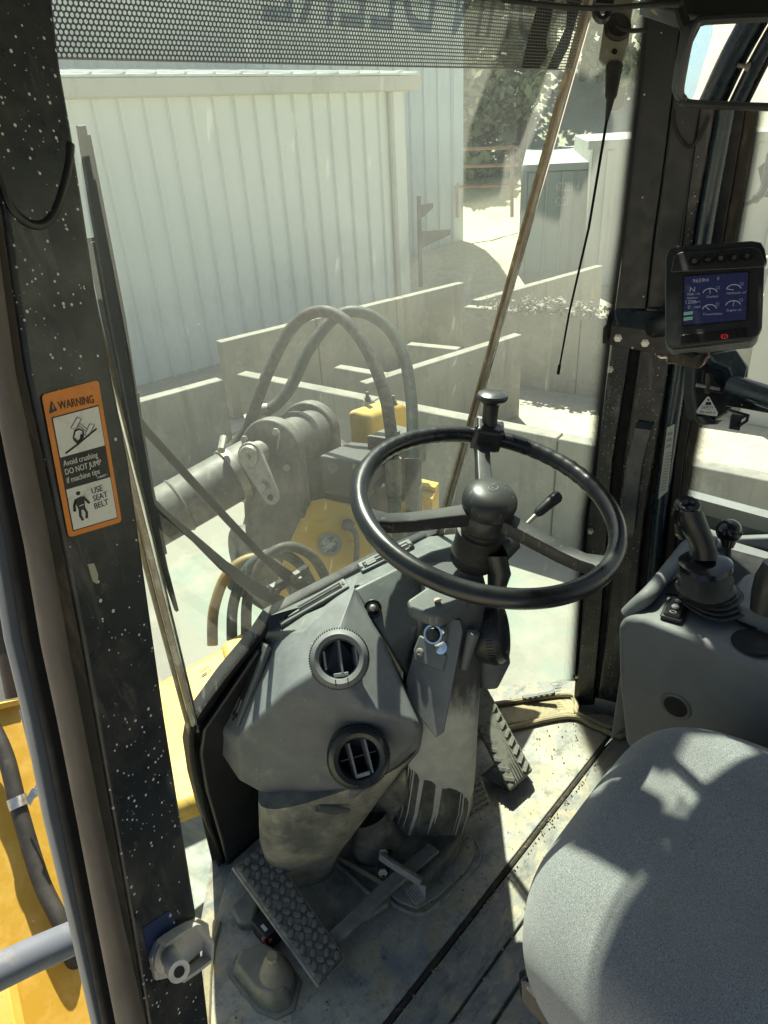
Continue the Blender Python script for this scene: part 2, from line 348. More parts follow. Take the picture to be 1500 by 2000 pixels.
m_glassC = glassmat('clean_glass', .03, (.8, .88, .85), .1, .1)
def dotmat(name, pitch, r0, r1, ink=(.01, .01, .01), rough=.6, gloss=False):  # holes / printed dots laid out in UV metres; radius r0..r1 with v
    b = NB(name); uv = b.co('UV'); sp = b.n('ShaderNodeSeparateXYZ'); b.l(uv, sp.inputs[0])
    u = b.math('DIVIDE', sp.outputs[0], pitch); v = b.math('DIVIDE', sp.outputs[1], pitch*.866)
    row = b.math('FLOOR', v); odd = b.math('MODULO', b.math('ABSOLUTE', row), 2.0)
    uu = b.math('SUBTRACT', b.math('FRACT', b.math('ADD', u, b.math('MULTIPLY', odd, .5))), .5)
    vv = b.math('MULTIPLY', b.math('SUBTRACT', b.math('FRACT', v), .5), .866)
    d = b.math('SQRT', b.math('ADD', b.math('MULTIPLY', uu, uu), b.math('MULTIPLY', vv, vv)))
    return b, d, sp
def screenmat():
    b, d, sp = dotmat('perforated_sun_screen', .0040, 0, 0)
    hole = b.ramp(d, .33, .37, 1, 0)
    pb = b.n('ShaderNodeBsdfPrincipled'); pb.inputs['Base Color'].default_value = (.07, .07, .066, 1); pb.inputs['Roughness'].default_value = .55
    tr = b.n('ShaderNodeBsdfTransparent'); mx = b.n('ShaderNodeMixShader')
    b.l(hole, mx.inputs[0]); b.l(pb.outputs[0], mx.inputs[1]); b.l(tr.outputs[0], mx.inputs[2]); b.l(mx.outputs[0], b.out.inputs[0]); return b.m
def fritmat(name='black_ceramic_frit', pitch=.0022):
    b, d, sp = dotmat(name, pitch, 0, 0)
    # v runs from the solid edge (0) outward; dots shrink with v / width stored in z-less uv -> use v in metres
    rad = b.ramp(sp.outputs[1], .0, .016, .62, .16)
    on = b.math('LESS_THAN', d, rad)
    pb = b.n('ShaderNodeBsdfPrincipled'); pb.inputs['Base Color'].default_value = (.008, .008, .009, 1); pb.inputs['Roughness'].default_value = .3
    tr = b.n('ShaderNodeBsdfTransparent'); mx = b.n('ShaderNodeMixShader')
    b.l(on, mx.inputs[0]); b.l(tr.outputs[0], mx.inputs[1]); b.l(pb.outputs[0], mx.inputs[2]); b.l(mx.outputs[0], b.out.inputs[0]); return b.m
def tintmat(name, c):
    b = NB(name); tr = b.n('ShaderNodeBsdfTransparent'); tr.inputs[0].default_value = lin(c); b.l(tr.outputs[0], b.out.inputs[0]); return b.m
m_tint = tintmat('thin_blue_grey_ink', (.50, .56, .66)); m_shadow_tint = tintmat('dark_shadow_tint', (.16, .17, .20))  # the second tint is for the shadow painted on the sun screen
m_wip = M('wiper_black', (.004, .004, .005), .6, spec=.15)
m_screen = screenmat(); m_frit = fritmat()
def fabricmat():
    b = NB('grey_woven_seat_fabric'); pb = b.n('ShaderNodeBsdfPrincipled'); b.l(pb.outputs[0], b.out.inputs[0])
    n1 = b.noise(760, 2, .7, stretch=(.6, 1.9, 1)); n2 = b.noise(5, 4, .6, off=2)
    c = b.mix(b.ramp(n1, .36, .62), (.11, .116, .12), (.32, .33, .33))
    c = b.mix(b.ramp(n2, .4, .75, 0, .45), c, (.15, .145, .13))
    c = b.mix(b.ramp(b.noise(3.3, 6, .7, off=6), .60, .72, 0, .35), c, (.10, .085, .075))
    b.l(c, pb.inputs['Base Color']); pb.inputs['Roughness'].default_value = .95; pb.inputs['Specular IOR Level'].default_value = .15
    pb.inputs['Sheen Weight'].default_value = .25
    bp = b.n('ShaderNodeBump'); bp.inputs['Strength'].default_value = .7; bp.inputs['Distance'].default_value = .0012
    b.l(n1, bp.inputs['Height']); b.l(bp.outputs[0], pb.inputs['Normal']); return b.m
m_fab = fabricmat()
def colmat():   # steering column: charcoal plastic with a spill of dried pale paint
    b = NB('column_plastic_with_paint_spill'); pb = b.n('ShaderNodeBsdfPrincipled'); b.l(pb.outputs[0], b.out.inputs[0])
    co = b.n('ShaderNodeUVMap'); co.uv_map = 'UVMap'; sp = b.n('ShaderNodeSeparateXYZ'); b.l(co.outputs[0], sp.inputs[0])
    c = b.mix(b.ramp(b.noise(7, 6, .65), .45, .7), (.035, .038, .040), (.085, .082, .072))
    low = b.ramp(sp.outputs[1], 2.6, 1.0, 0, 1)
    c = b.mix(b.math('MULTIPLY', low, b.ramp(b.noise(14, 9, .72, stretch=(1, 1, .6), off=3), .42, .62)), c, (.23, .21, .155))
    c = b.mix(b.ramp(b.noise(60, 3, .5, stretch=(1, 1, .12), off=8), .62, .70, 0, .5), c, (.26, .26, .25))
    # v: height of spill; drips fall lower in narrow columns
    u, v = sp.outputs[0], sp.outputs[1]
    cu = b.n('ShaderNodeCombineXYZ'); b.l(b.math('MULTIPLY', u, 27.0), cu.inputs[0])
    nz = b.n('ShaderNodeTexNoise'); nz.inputs['Scale'].default_value = 1.0; nz.inputs['Detail'].default_value = 1.0; b.l(cu.outputs[0], nz.inputs['Vector'])
    cw = b.n('ShaderNodeCombineXYZ'); b.l(b.math('MULTIPLY', u, 7.0), cw.inputs[0])
    nw = b.n('ShaderNodeTexNoise'); nw.inputs['Scale'].default_value = 1.0; nw.inputs['Detail'].default_value = 2.0; b.l(cw.outputs[0], nw.inputs['Vector'])
    edge = b.math('ADD', b.math('MULTIPLY', b.ramp(nz.outputs['Fac'], .53, .60, 0, 1), -.95), b.math('MULTIPLY', nw.outputs['Fac'], -.35))
    lower = b.math('GREATER_THAN', v, b.math('ADD', edge, b.ramp(u, .05, .75, 2.75, 2.05)))
    up = b.ramp(b.math('ADD', v, b.math('MULTIPLY', b.noise(45, 6, .8, stretch=(1, 1, .3), off=2), .9)), 4.0, 3.55, 0, 1)
    side = b.ramp(b.math('ADD', u, b.math('MULTIPLY', b.noise(20, 4, .6, off=1), .12)), .40, .46, 0, 1)
    f = b.math('MULTIPLY', b.math('MULTIPLY', lower, up), .96)
    c = b.mix(f, c, b.mix(b.ramp(b.noise(30, 4, .6), .4, .7), (.47, .47, .43), (.38, .37, .32)))
    b.l(c, pb.inputs['Base Color']); pb.inputs['Roughness'].default_value = .55; pb.inputs['Specular IOR Level'].default_value = .35
    bp = b.n('ShaderNodeBump'); bp.inputs['Strength'].default_value = .3; bp.inputs['Distance'].default_value = .001
    b.l(b.noise(500, 2, .6), bp.inputs['Height']); b.l(bp.outputs[0], pb.inputs['Normal']); return b.m
m_col = colmat()
def emis(name, c, s):
    b = NB(name); e = b.n('ShaderNodeEmission'); e.inputs[0].default_value = lin(c); e.inputs[1].default_value = s
    g = b.n('ShaderNodeBsdfPrincipled'); g.inputs['Base Color'].default_value = (.01, .01, .012, 1); g.inputs['Roughness'].default_value = .25
    a = b.n('ShaderNodeAddShader'); b.l(e.outputs[0], a.inputs[0]); b.l(g.outputs[0], a.inputs[1]); b.l(a.outputs[0], b.out.inputs[0]); return b.m
m_lcd = emis('blue_lit_display', (.008, .010, .034), .4); m_lcdw = emis('display_grey_line', (.16, .18, .21), .3)
m_lcdg = emis('display_green_bar', (.12, .28, .20), .25); m_led = emis('red_lit_lamp', (.5, .02, .03), .3)
# ================================================================ THE YARD
GZ = -2.2
def struct(name, mb, m, loc=(0, 0, 0), kind='structure', **k):
    return part(name, mb, m, None, loc=loc, kind=kind, **k)
mb = MB(); g = []
xs = np.concatenate([np.linspace(-300, -20, 8), np.linspace(-15, 60, 40), np.linspace(80, 400, 8)])
for y in xs:
    g.append([V(x, y, GZ + (0 if (abs(x-8) < 14 and abs(y-4) < 12) else .25*math.sin(x*.21+1)*math.sin(y*.17))) for x in xs])
mb.grid(g); struct('ground', mb, m_grnd, fix=False)
mb = MB().prism([V(-3, 1.0, GZ+.004), V(5.2, .2, GZ+.004), V(5.6, 7.4, GZ+.004), V(-3, 8.6, GZ+.004)], (0, 0, .012))
struct('concrete_yard_floor', mb, m_concb)
WT = -1.10                               # top of the bin walls
def wallpts(a, b, w, side=1):            # plan: centre line through the two surveyed top points
    a, b = np.array(a), np.array(b); d = nrm(b-a); n = V(-d[1], d[0], 0)*w*side
    return a, b, n
def conc_wall(pa, pb, width, label, nblk=0, top=WT, exta=0, extb=0, side=1, chips=True):
    a = onz(*pa, top); b = onz(*pb, top); d = nrm(b-a); a = a-d*exta; b = b+d*extb; n = V(-d[1], d[0], 0)*width*side
    base = (a+b)/2; base[2] = GZ
    t = thing('concrete_bin_wall', label, 'wall', base, 'precast concrete walls of the storage bins')
    L = np.linalg.norm(b-a); k = max(1, int(round(L/1.85))); rr = random.Random(int(L*1000))
    for i in range(k):
        p = a+d*(L*i/k+.006); q = a+d*(L*(i+1)/k-.006); dz = rr.uniform(-.006, .006)
        m_ = MB(); up = V(0, 0, top-GZ+dz)
        pts = [p, q, q+n, p+n]; pts = [V(x[0], x[1], GZ-.05) for x in pts]
        m_.prism(pts, up+V(0, 0, .05)); part('panel', m_, m_conc, t, bevel=.018, seg=2)
    return t
conc_wall((420, 665), (895, 550), .16, 'long bare concrete bin wall standing in front of the metal shed', side=-1)
conc_wall((281, 773), (424, 735), .16, 'short concrete wall running left from the corner of the long bin wall', exta=2.0, side=-1)
conc_wall((460, 730), (1160, 870), .16, 'longest concrete bin wall, crossing behind the steering wheel to the right window', extb=3.6, side=1)
conc_wall((700, 745), (1005, 650), .14, 'cross wall of the concrete bins behind the hydraulic hoses', side=-1)
conc_wall((792, 672), (893, 682), .14, 'short concrete divider, the farther of two between cross walls', side=1)
conc_wall((650, 717), (748, 734), .14, 'short concrete divider, the nearer of two seen through the hose loops', side=1)
conc_wall((905, 599), (1182, 623), .16, 'back concrete wall with rubble lying on its top', extb=5, side=1)
conc_wall((920, 585), (1100, 535), .16, 'far concrete wall ending in front of the shipping container', extb=1.0, side=-1)
# rubble on the back wall
mb = MB()
for i in range(420):
    px = random.choice([random.gauss(1015, 30), random.gauss(1060, 26), random.gauss(1125, 24), random.uniform(925, 1185)])
    if not 915 < px < 1190: continue
    base = onz(px, 600+(px-905)*.09, WT)
    s = random.uniform(.012, .02+.055*random.random()**2); c = base + V(random.uniform(-.05, .25), random.uniform(-.1, .1), s*.3+(random.random()**2)*.18)
    ax = [nrm(rng.normal(size=3))]; ax.append(nrm(np.cross(ax[0], rng.normal(size=3)))); ax.append(np.cross(ax[0], ax[1]))
    mb.box(c, (s*1.6, s, s*.8), ax)
part('rubble_heap', mb, m_rubble, None, loc=onz(1080, 612, WT), kind='stuff', label='broken rubble and debris heaped along the top of the back concrete wall', smooth=False)
# --- metal shed with ribbed wall
C1 = onz(787, 612, GZ); dW = nrm(V(-.995, .101, 0)); dN = V(dW[1], -dW[0], 0); dN = dN if dN @ -C1 > 0 else -dN
zt = 1.93
shed = thing('metal_shed', 'long pale metal shed with ribbed wall panels and a deep grey eave', 'building', C1+dW*7)
LW = 15.5; npan = 41; pw = LW/npan
def place(u, out, z): return C1+dW*u+dN*out+V(0, 0, z-GZ)
src = None
for i in range(npan):
    u0 = i*pw
    m_ = MB(); prof = [(0, 0), (.018, .06), (.056, .06), (.074, 0), (pw*.5, -.001), (pw, 0)]
    g = [[place(u0+pu, po, z) for pu, po in prof] for z in (GZ, zt)]
    if src is None:
        src = part('wall_panel', m_.grid(g), m_metalw, shed, smooth=False)
        src.modifiers.new('s', 'SOLIDIFY').thickness = .004
    else:
        o = bpy.data.objects.new('wall_panel', src.data); COL.objects.link(o); o.parent = shed; o.location = tuple(dW*u0); o.modifiers.new('s', 'SOLIDIFY').thickness = .004
m_ = MB().box(place(LW/2-.1, .22, zt+.03), (LW+.7, .06, .22), [dW, dN, (0, 0, 1)]); part('eave_fascia', m_, m_fascia, shed, bevel=.01)
m_ = MB().box(place(LW/2-.1, .10, zt-.08), (LW+.6, .2, .03), [dW, dN, (0, 0, 1)]); part('soffit', m_, m_fascia, shed)
m_ = MB().prism([place(-.4, .26, zt+.15), place(LW+.3, .26, zt+.15), place(LW+.3, -5, zt+.62), place(-.4, -5, zt+.62)], (0, 0, .03)); rf = part('roof', m_, m_metalw, shed)
for i in range(34):
    u = -.35+i*.47
    a, b = place(u, .28, zt+.185), place(u, -5, zt+.66)
    part('roof_rib', MB().tube([a, b], .025, 6), m_metalw, rf)
m_ = MB().box(place(-.03, .03, (GZ+zt)/2), (.24, .08, zt-GZ), [dW, dN, (0, 0, 1)]); part('corner_trim', m_, m_metalw, shed, bevel=.01)
m_ = MB().tube([place(.16, .07, zt-.1), place(.16, .07, GZ)], .05, 8); part('downpipe', m_, m_fascia, shed)
m_ = MB().box(place(-.2, -2.4, (GZ+zt)/2), (.1, 4.8, zt-GZ+.5), [dW, dN, (0, 0, 1)]); part('end_wall', m_, m_metalw, shed)
m_ = MB().box(place(8.45, .045, -.55), (.05, .03, 2.6), [dW, dN, (0, 0, 1)]); part('marker_strip', m_, M('faded_yellow_strip', (.5, .46, .2), .7, stains=((.3, .33, .33), 3, .45, .6)), shed)
# --- taller ribbed building behind, to the right of the shed
B1 = onz(888, 505, GZ); dB = nrm(V(-.93, .36, 0)); nB = V(dB[1], -dB[0], 0); nB = nB if nB @ -B1 > 0 else -nB
big = thing('tall_metal_building', 'taller grey blue ribbed metal building rising behind the shed', 'building', B1+dB*6)
def pb_(u, out, z): return B1+dB*u+nB*out+V(0, 0, z-GZ)
src = None
for i in range(44):
    pw2 = .42
    prof = [(0, 0), (.03, .05), (.09, .05), (.12, 0), (pw2, 0)]
    g = [[pb_(i*pw2+pu, po, z) for pu, po in prof] for z in (GZ, 7.5)]
    if src is None: src = part('wall_panel', MB().grid(g), m_metalb, big, smooth=False)
    else:
        o = bpy.data.objects.new('wall_panel', src.data); COL.objects.link(o); o.parent = big; o.location = tuple(dB*pw2*i)
part('corner_trim', MB().box(pb_(-.1, 0, 2.6), (.3, .14, 9.8), [dB, nB, (0, 0, 1)]), m_metalb, big)
part('side_wall', MB().box(pb_(-.2, -5, 2.6), (.1, 9.8, 9.8), [dB, nB, (0, 0, 1)]), m_metalb, big)
part('roof', MB().box(pb_(9, -4.6, 7.65), (19, 10, .2), [dB, nB, (0, 0, 1)]), m_metalb, big)
rk = thing('cantilever_rack', 'dark steel rack with two cantilever arms against the tall metal building', 'rack', onz(826, 520, GZ))
_p = lambda x, y: at(x, y, 14.2)
part('upright', MB().tube([_p(818, 384), _p(822, 560)], .045, 6), m_dark, rk)
for (x0, y0, x1, y1, h) in ((820, 400, 846, 396, .2), (820, 452, 880, 448, .26)):
    a, b = _p(x0, y0), _p(x1, y1); part('arm', MB().prism([a, b, b+V(0, 0, -.07), a+V(0, 0, -h-.05)], _f*.08), m_dark, rk, label='cantilever arm')
# --- fence of rails, pallet, containers
fe = thing('rail_fence', 'rusty orange pipe rail fence beyond the gravel', 'fence', onz(950, 428, GZ))
D2 = 19.5
for y0, y1 in ((292, 288), (326, 322), (365, 361)):
    part('rail', MB().tube([at(886, y0, D2), at(1012, y1, D2)], .045, 6), m_rust, fe)
for x in (893, 1000): part('post', MB().tube([at(x, 284, D2), at(x, 424, D2)], .05, 6), m_rust, fe)
pal = onz(905, 492, GZ); pt = thing('pallet', 'weathered wooden pallet lying on the gravel beside the tall building', 'pallet', pal)
for k in range(5): part('slat', MB().box(pal+V(0, -.45+k*.2, .24), (1.25, .13, .03)), m_wood, pt)
for k in range(3): part('runner', MB().box(pal+V(-.5+k*.5, -.05, .11), (.1, 1.0, .2)), m_wood, pt)
# shipping container
ca = onz(1012, 553, GZ); Lc = ca[:2]/np.linalg.norm(ca[:2]); cr = nrm(V(.52, -.854, 0)); cb = V(.854, .52, 0)
ct = thing('shipping_container', 'grey green shipping container end with white stencilled numbers', 'container', ca+cr*1.2)
W_, H_ = 2.35, 2.55
def cp(u, o, z): return ca+cr*u+cb*o+V(0, 0, z)
part('body', MB().prism([cp(0, .06, 0), cp(W_, .06, 0), cp(W_, 10, 0), cp(0, 10, 0)], (0, 0, H_)), m_cont, ct)
for u in (.05, W_-.05): part('corner_post', MB().box(cp(u, .03, H_/2), (.14, .12, H_), [cr, cb, (0, 0, 1)]), m_cont, ct)
part('top_rail', MB().box(cp(W_/2, .02, H_-.06), (W_, .12, .14), [cr, cb, (0, 0, 1)]), m_cont, ct)
for k in range(2): part('door', MB().box(cp(W_*(.27+.46*k), .04, H_/2), (W_*.43, .05, H_-.3), [cr, cb, (0, 0, 1)]), m_cont, ct, bevel=.01)
for u in (.55, .9, 1.45, 1.8): part('lock_rod', MB().tube([cp(u, -.02, .15), cp(u, -.02, H_-.15)], .022, 6), m_cont2, ct)
text('lettering', '472289  4', cp(.74, -.05, 2.0), cr, (0, 0, 1), .27, m_wht, ct, .004, sx=.48)
text('lettering', '42G1', cp(.74, -.05, 1.70), cr, (0, 0, 1), .27, m_wht, ct, .004, sx=.55)
# second, bigger box beside it
da = onz(1133, 572, GZ); tk = thing('storage_container', 'taller plain grey storage container to the right of the numbered one', 'container', da+cr*1.8+V(0, 0, 0))
def dp(u, o, z): return da+cr*u+cb*o+V(0, 0, z)
part('body', MB().prism([dp(.05, .3, 0), dp(4.6, .3, 0), dp(4.6, 8, 0), dp(.05, 8, 0)], (0, 0, 2.95)), m_cont2, tk, bevel=.03)
part('top_rail', MB().box(dp(2.3, .25, 2.92), (4.7, .14, .16), [cr, cb, (0, 0, 1)]), m_cont2, tk)
for k in range(9): part('rib', MB().box(dp(.4+k*.48, .27, 1.45), (.1, .08, 2.7), [cr, cb, (0, 0, 1)]), m_cont2, tk)
# wooded bank behind
mb = MB(); g = []
for i in range(24):
    a = R(30+i*5.0); row = []
    for j, (rr_, zz) in enumerate(((24, GZ-.2), (29, .2), (36, 3.2), (48, 7), (75, 10), (75, -4))):
        row.append(V(math.sin(a)*rr_, math.cos(a)*rr_, zz+(.5*math.sin(i*1.7+j) if 0 < j < 5 else 0)))
    g.append(row)
struct('hill', mb.grid(g), M('dry_grass_bank', (.52, .50, .38), .95, stains=((.38, .38, .26), .4, .45, .7), bump=(4, .6, .1)), fix=False)
def tree(x, y, h, rad, label, seed):
    rr_ = np.random.default_rng(seed); z0 = GZ if math.hypot(x, y) < 24 else GZ+(math.hypot(x, y)-24)*.42
    t = thing('tree', label, 'tree', (x, y, z0), 'trees on the bank behind the yard')
    base = V(x, y, z0); top = base+V(rr_.uniform(-.5, .5), rr_.uniform(-.5, .5), h*.85)
    tr = MB().tube([base, base*.5+top*.5+V(.2, -.1, 0), top], [.22, .15, .04], 7)
    for k in range(9):
        f_ = rr_.uniform(.3, .85); p = base*(1-f_)+top*f_; a = rr_.uniform(0, 6.28)
        tr.tube([p, p+V(math.cos(a), math.sin(a), .7)*rad*.7*(1.1-f_*.5)], [.07, .015], 5)
    part('trunk', tr, m_bark, t)
    cl = [(base*(1-f_)+top*f_+V(math.cos(a), math.sin(a), 0)*rad*rr_.uniform(.1, .85)*(1.2-f_), rr_.uniform(.35, .8)) for f_, a in zip(rr_.uniform(.25, 1.05, 34), rr_.uniform(0, 6.28, 34))]
    cr_ = MB(); n = 0
    for c, s in cl:
        for k in range(60):
            p = c+nrm(rr_.normal(size=3))*s*rad*.45*rr_.uniform(.3, 1)**.5
            u_ = nrm(rr_.normal(size=3)); w_ = nrm(np.cross(u_, rr_.normal(size=3))); q = .12+.13*rr_.random()
            cr_.v += [tuple(p-u_*q), tuple(p+w_*q*.6), tuple(p+u_*q), tuple(p-w_*q*.6)]; cr_.f.append((n, n+1, n+2, n+3)); n += 4
    part('crown', cr_, m_leaf, t, smooth=False, fix=False)
for i, (px, d, h, r_) in enumerate(((900, 27, 7, 2.2), (960, 30, 8.5, 2.6), (1010, 26.5, 6.5, 2.0), (1055, 33, 9, 2.8), (1120, 31, 8, 2.6), (1185, 28, 7.5, 2.4), (1235, 34, 9, 2.8), (930, 25, 4, 2.2))):
    p = at(px, 420, d)
    tree(p[0], p[1], h, r_, ['olive tree on the bank right behind the rail fence', 'tree on the bank above the middle of the rail fence', 'low tree beside the top of the shipping container', 'taller tree rising behind the shipping container', 'tree on the bank behind the second container', 'bushy tree to the left of the antenna on the bank', 'rightmost tree, against the right cab pillar', 'low bush like tree in front of the bank behind the rails', 'tall tree rising between the two at the end of the rails', 'small tree behind the right corner of the numbered container', 'tall tree behind the plain storage container', 'tree directly behind the amber windscreen joint', 'tree half hidden by the tall metal building'][i], 40+i)
# sandy stockpile seen in the right window
mb = MB(); g = []
c0 = V(24, .5, 0)
for i in range(26):
    row = []
    for j in range(14):
        x = 13+j*1.5; y = -26+i*1.9
        row.append(V(x, y, GZ-.1+2.6*max(0, min(1, j/9))**1.2+(.25*math.sin(i*1.3+j*.8) if j else 0)))
    g.append(row)
struct('sand_bank', mb.grid(g), m_sand, fix=False)
# pale box beyond the right window
pbx = thing('steel_bin', 'pale grey green steel bin beyond the concrete wall in the right window', 'bin', V(10.2, .2, GZ))
part('body', MB().prism([V(9.0, 2.35, GZ), V(9.3, -6, GZ), V(11.3, -6, GZ), V(11, 2.35, GZ)], (0, 0, 1.95)), m_cont2, pbx, bevel=.02)
part('rim', MB().box(V(9.12, -1.8, GZ+1.93), (.14, 8.4, .12), [(1, 0.036, 0), (-.036, 1, 0), (0, 0, 1)]), m_cont2, pbx)
for k in range(6): part('rib', MB().box(V(9.02+k*.045, 1.8-k*1.25, GZ+.95), (.07, .1, 1.8)), m_cont2, pbx)
# vehicle standing behind the loader (seen in the mirror)
# ================================================================ THE MACHINE OUTSIDE THE CAB
# lift cylinder with eye, pin and keeper plate
d0 = 2.3
cy = thing('lift_cylinder', 'dusty grey hydraulic cylinder with pinned eye in front of the windscreen', 'hydraulic cylinder', at(560, 960, 2.3))
A0, A1 = at(515, 895, 2.22), at(265, 1035, 2.05); ax = nrm(A1-A0)
part('barrel', MB().tube([A0, A0+ax*.9], .083, 32), m_gfr, cy)
part('barrel_clamp', MB().tube([A0+ax*.10, A0+ax*.125], .091, 32).tube([at(437, 855, 2.1), at(432, 880, 2.06)], .012, 8), m_steelw, cy)
E1 = at(492, 888, 2.12); E2 = at(615, 830, 2.52); ea = nrm(E2-E1)            # pin axis
def lugpl(c, rad, thick, length, name, bev=.008):
    # rounded plate: disc on top, widening body below
    dn = nrm(V(0, 0, -1)-ea*(V(0, 0, -1) @ ea)); sd = nrm(np.cross(ea, dn))
    pts = [c+(-dn*math.cos(t)+sd*math.sin(t))*rad for t in np.linspace(-math.pi/2, math.pi/2, 15)]
    pts += [c+sd*rad*1.05+dn*length, c-sd*rad*1.25+dn*length]
    return MB().prism(pts, ea*thick)
part('eye_plate', lugpl(at(525, 882, 2.10), .098, .055, .34, ''), m_gfr, cy, bevel=.010)
part('eye_plate', lugpl(at(598, 845, 2.42), .105, .06, .42, ''), m_gfr, cy, bevel=.010)
part('eye_boss', MB().lathe([(.0, -.02), (.066, -.02), (.072, -.01), (.072, .30), (.0, .30)], at(530, 880, 2.15), ea, 36), m_gfr, cy)
part('boss_ring', MB().lathe([(.073, 0), (.084, .004), (.084, .03), (.073, .035)], at(575, 855, 2.32), ea, 36, closed=True), m_gfr, cy)
pc = at(487, 892, 2.03)
part('pin', MB().lathe([(.0, -.014), (.006, -.014), (.008, -.006), (.030, -.006), (.034, 0), (.034, .06), (0, .06)], pc, ea, 28), m_steelw, cy)
kp = nrm(at(527, 968, 2.03)-pc); ks = nrm(np.cross(ea, kp)); Lk = .13
pts = [pc+(-kp*math.cos(t)+ks*math.sin(t))*.042 for t in np.linspace(-1.5, 1.5, 9)]+[pc+kp*Lk+(kp*math.cos(t)+ks*math.sin(t))*.026 for t in np.linspace(1.5, -1.5, 9)]
pts = pts[:9]+[p for p in pts[9:]]
part('keeper_plate', MB().prism(pts, ea*.016), m_steelw, cy, bevel=.004)
part('keeper_bolt', MB().lathe([(0, -.016), (.012, -.016), (.012, 0), (.018, 0), (.018, .006), (0, .006)], pc+kp*.095, ea, 6), m_steelw, cy, smooth=False)
part('keeper_bolt', MB().lathe([(0, -.006), (.009, -.006), (.009, 0), (0, 0)], pc+kp*.132, ea, 6), m_void, cy, smooth=False)
for t_ in (.30, .62): part('weld_ring', MB().lathe([(.083, -.006), (.087, 0), (.083, .006)], A0+ax*t_, ax, 32, closed=True), m_gfr, cy)
for k in range(4):
    a_ = k*math.pi/2+.5; fr_ = frame(ea); part('ring_bolt', MB().lathe([(0, 0), (.011, 0), (.011, .010), (0, .010)], at(520, 885, 2.085)+(fr_[0]*math.cos(a_)+fr_[1]*math.sin(a_))*.078, -ea, 6), m_steelw, cy, smooth=False)
# grey boom tower under the cylinder
bt = thing('boom_bracket', 'big dusty grey casting that carries the lift cylinder', 'machine frame', at(620, 1060, 2.5))
def slab(pts, d, t, dd=None): # outline surveyed at distance d, real thickness t away from the eye
    P = [at(x, y, (dd[i] if dd else d)) for i, (x, y) in enumerate(pts)]; return MB().prism(P, nrm(V(_f[0], _f[1], 0))*t)
part('side_plate', slab([(478, 905), (560, 960), (560, 905), (650, 920), (720, 960), (740, 1010), (735, 1150), (600, 1250), (440, 1150), (465, 1060), (480, 1000)], 2.36, .10), m_gfr, bt, bevel=.012)
part('rear_plate', slab([(560, 860), (640, 850), (700, 900), (830, 960), (830, 1120), (560, 1180)], 2.62, .08), m_gfr, bt, bevel=.01)
part('cross_tube', MB().tube([at(470, 1085, 2.35), at(690, 1030, 2.6)], .10, 28), m_gfr, bt)
# yellow front frame plate with round emblem
fp = thing('front_frame', 'scratched yellow steel frame plate with a round worn emblem', 'machine frame', at(700, 1080, 2.15))
FPn = nrm(_f+V(-.22, .12, .02)); fpl = Pl(at(645, 1065, 2.15), -FPn)
hp = lambda x, y, o=0: fpl.hit(x, y, o)
part('frame_plate', MB().prism([hp(*q) for q in ((546, 1125), (588, 1012), (600, 990), (614, 977), (634, 973), (690, 985), (790, 1020), (860, 1050), (860, 1200), (640, 1230), (545, 1180))], FPn*.05), m_yel, fp, bevel=.008)
part('inner_plate', slab([(700, 1010), (760, 985), (830, 1000), (835, 1150), (700, 1180)], 2.30, .05), m_yel2, fp, bevel=.008)
u_, w_ = nrm(hp(700, 1065)-hp(645, 1065)), nrm(hp(645, 1000)-hp(645, 1065))
part('emblem_ring', MB().lathe([(.026, 0), (.036, 0), (.036, .003), (.026, .003)], hp(644, 1064, .003), fpl.toward(), 32, closed=True), m_inkg, fp)
part('emblem_disc', MB().lathe([(0, 0), (.0295, 0), (.0295, .002), (0, .002)], hp(644, 1064, .003), fpl.toward(), 32), M('worn_emblem_print', (.42, .41, .36), .6, stains=((.05, .05, .045), 55, .46, .56)), fp)
part('bolt', MB().lathe([(0, 0), (.02, 0), (.02, .02), (.012, .02), (.012, .035), (0, .035)], hp(678, 1025, .0), fpl.toward(), 6), m_gfr, fp, smooth=False)
part('grease_pipe', MB().tube(curve([hp(672, 1028, .02), hp(692, 1038, .03), hp(697, 1065, .02), hp(694, 1110, .02)], 5), .009, 8), m_gfr, fp)
# yellow cover box with two studs and black valve blocks
yb = thing('yellow_cover_box', 'rounded yellow cover box with two studs behind the hoses', 'cover', at(735, 840, 2.5))
q = [at(676, 800, 2.42), at(752, 775, 2.62), at(797, 787, 2.62), at(722, 812, 2.42)]
part('box', MB().prism([q[0], q[1], q[2], q[3]], (0, 0, -.17)), m_yel, yb, bevel=.022, seg=5)
st = None
for x, y in ((718, 783), (769, 790)):
    m_ = MB().lathe([(0, 0), (.017, 0), (.017, .004), (.011, .004), (.011, .016), (.006, .016), (.006, .034), (0, .034)], at(x, y, 2.50 if x < 750 else 2.55)+V(0, 0, -.0), (0, 0, 1), 8); part('stud', m_, m_dark, yb, smooth=False)
vb = thing('valve_block', 'black hydraulic valve block where the hoses drop behind the wheel', 'valve block', at(720, 930, 2.25))
part('front_block', MB().prism([at(622, 888, 2.1), at(682, 862, 2.35), at(760, 868, 2.35), at(712, 905, 2.1)], (0, 0, -.13)), m_dark, vb, bevel=.012)
part('upper_block', MB().prism([at(715, 850, 2.25), at(768, 828, 2.4), at(832, 840, 2.4), at(800, 862, 2.25)], (0, 0, -.12)), m_gfr, vb, bevel=.008)
part('lower_block', MB().prism([at(640, 925, 2.2), at(720, 905, 2.4), at(800, 915, 2.4), at(740, 955, 2.2)], (0, 0, -.22)), m_dark, vb, bevel=.01)
part('bolt', MB().lathe([(0, 0), (.014, 0), (.014, .012), (0, .012)], at(773, 848, 2.25), (0, 0, 1), 6), m_dark, vb, smooth=False)
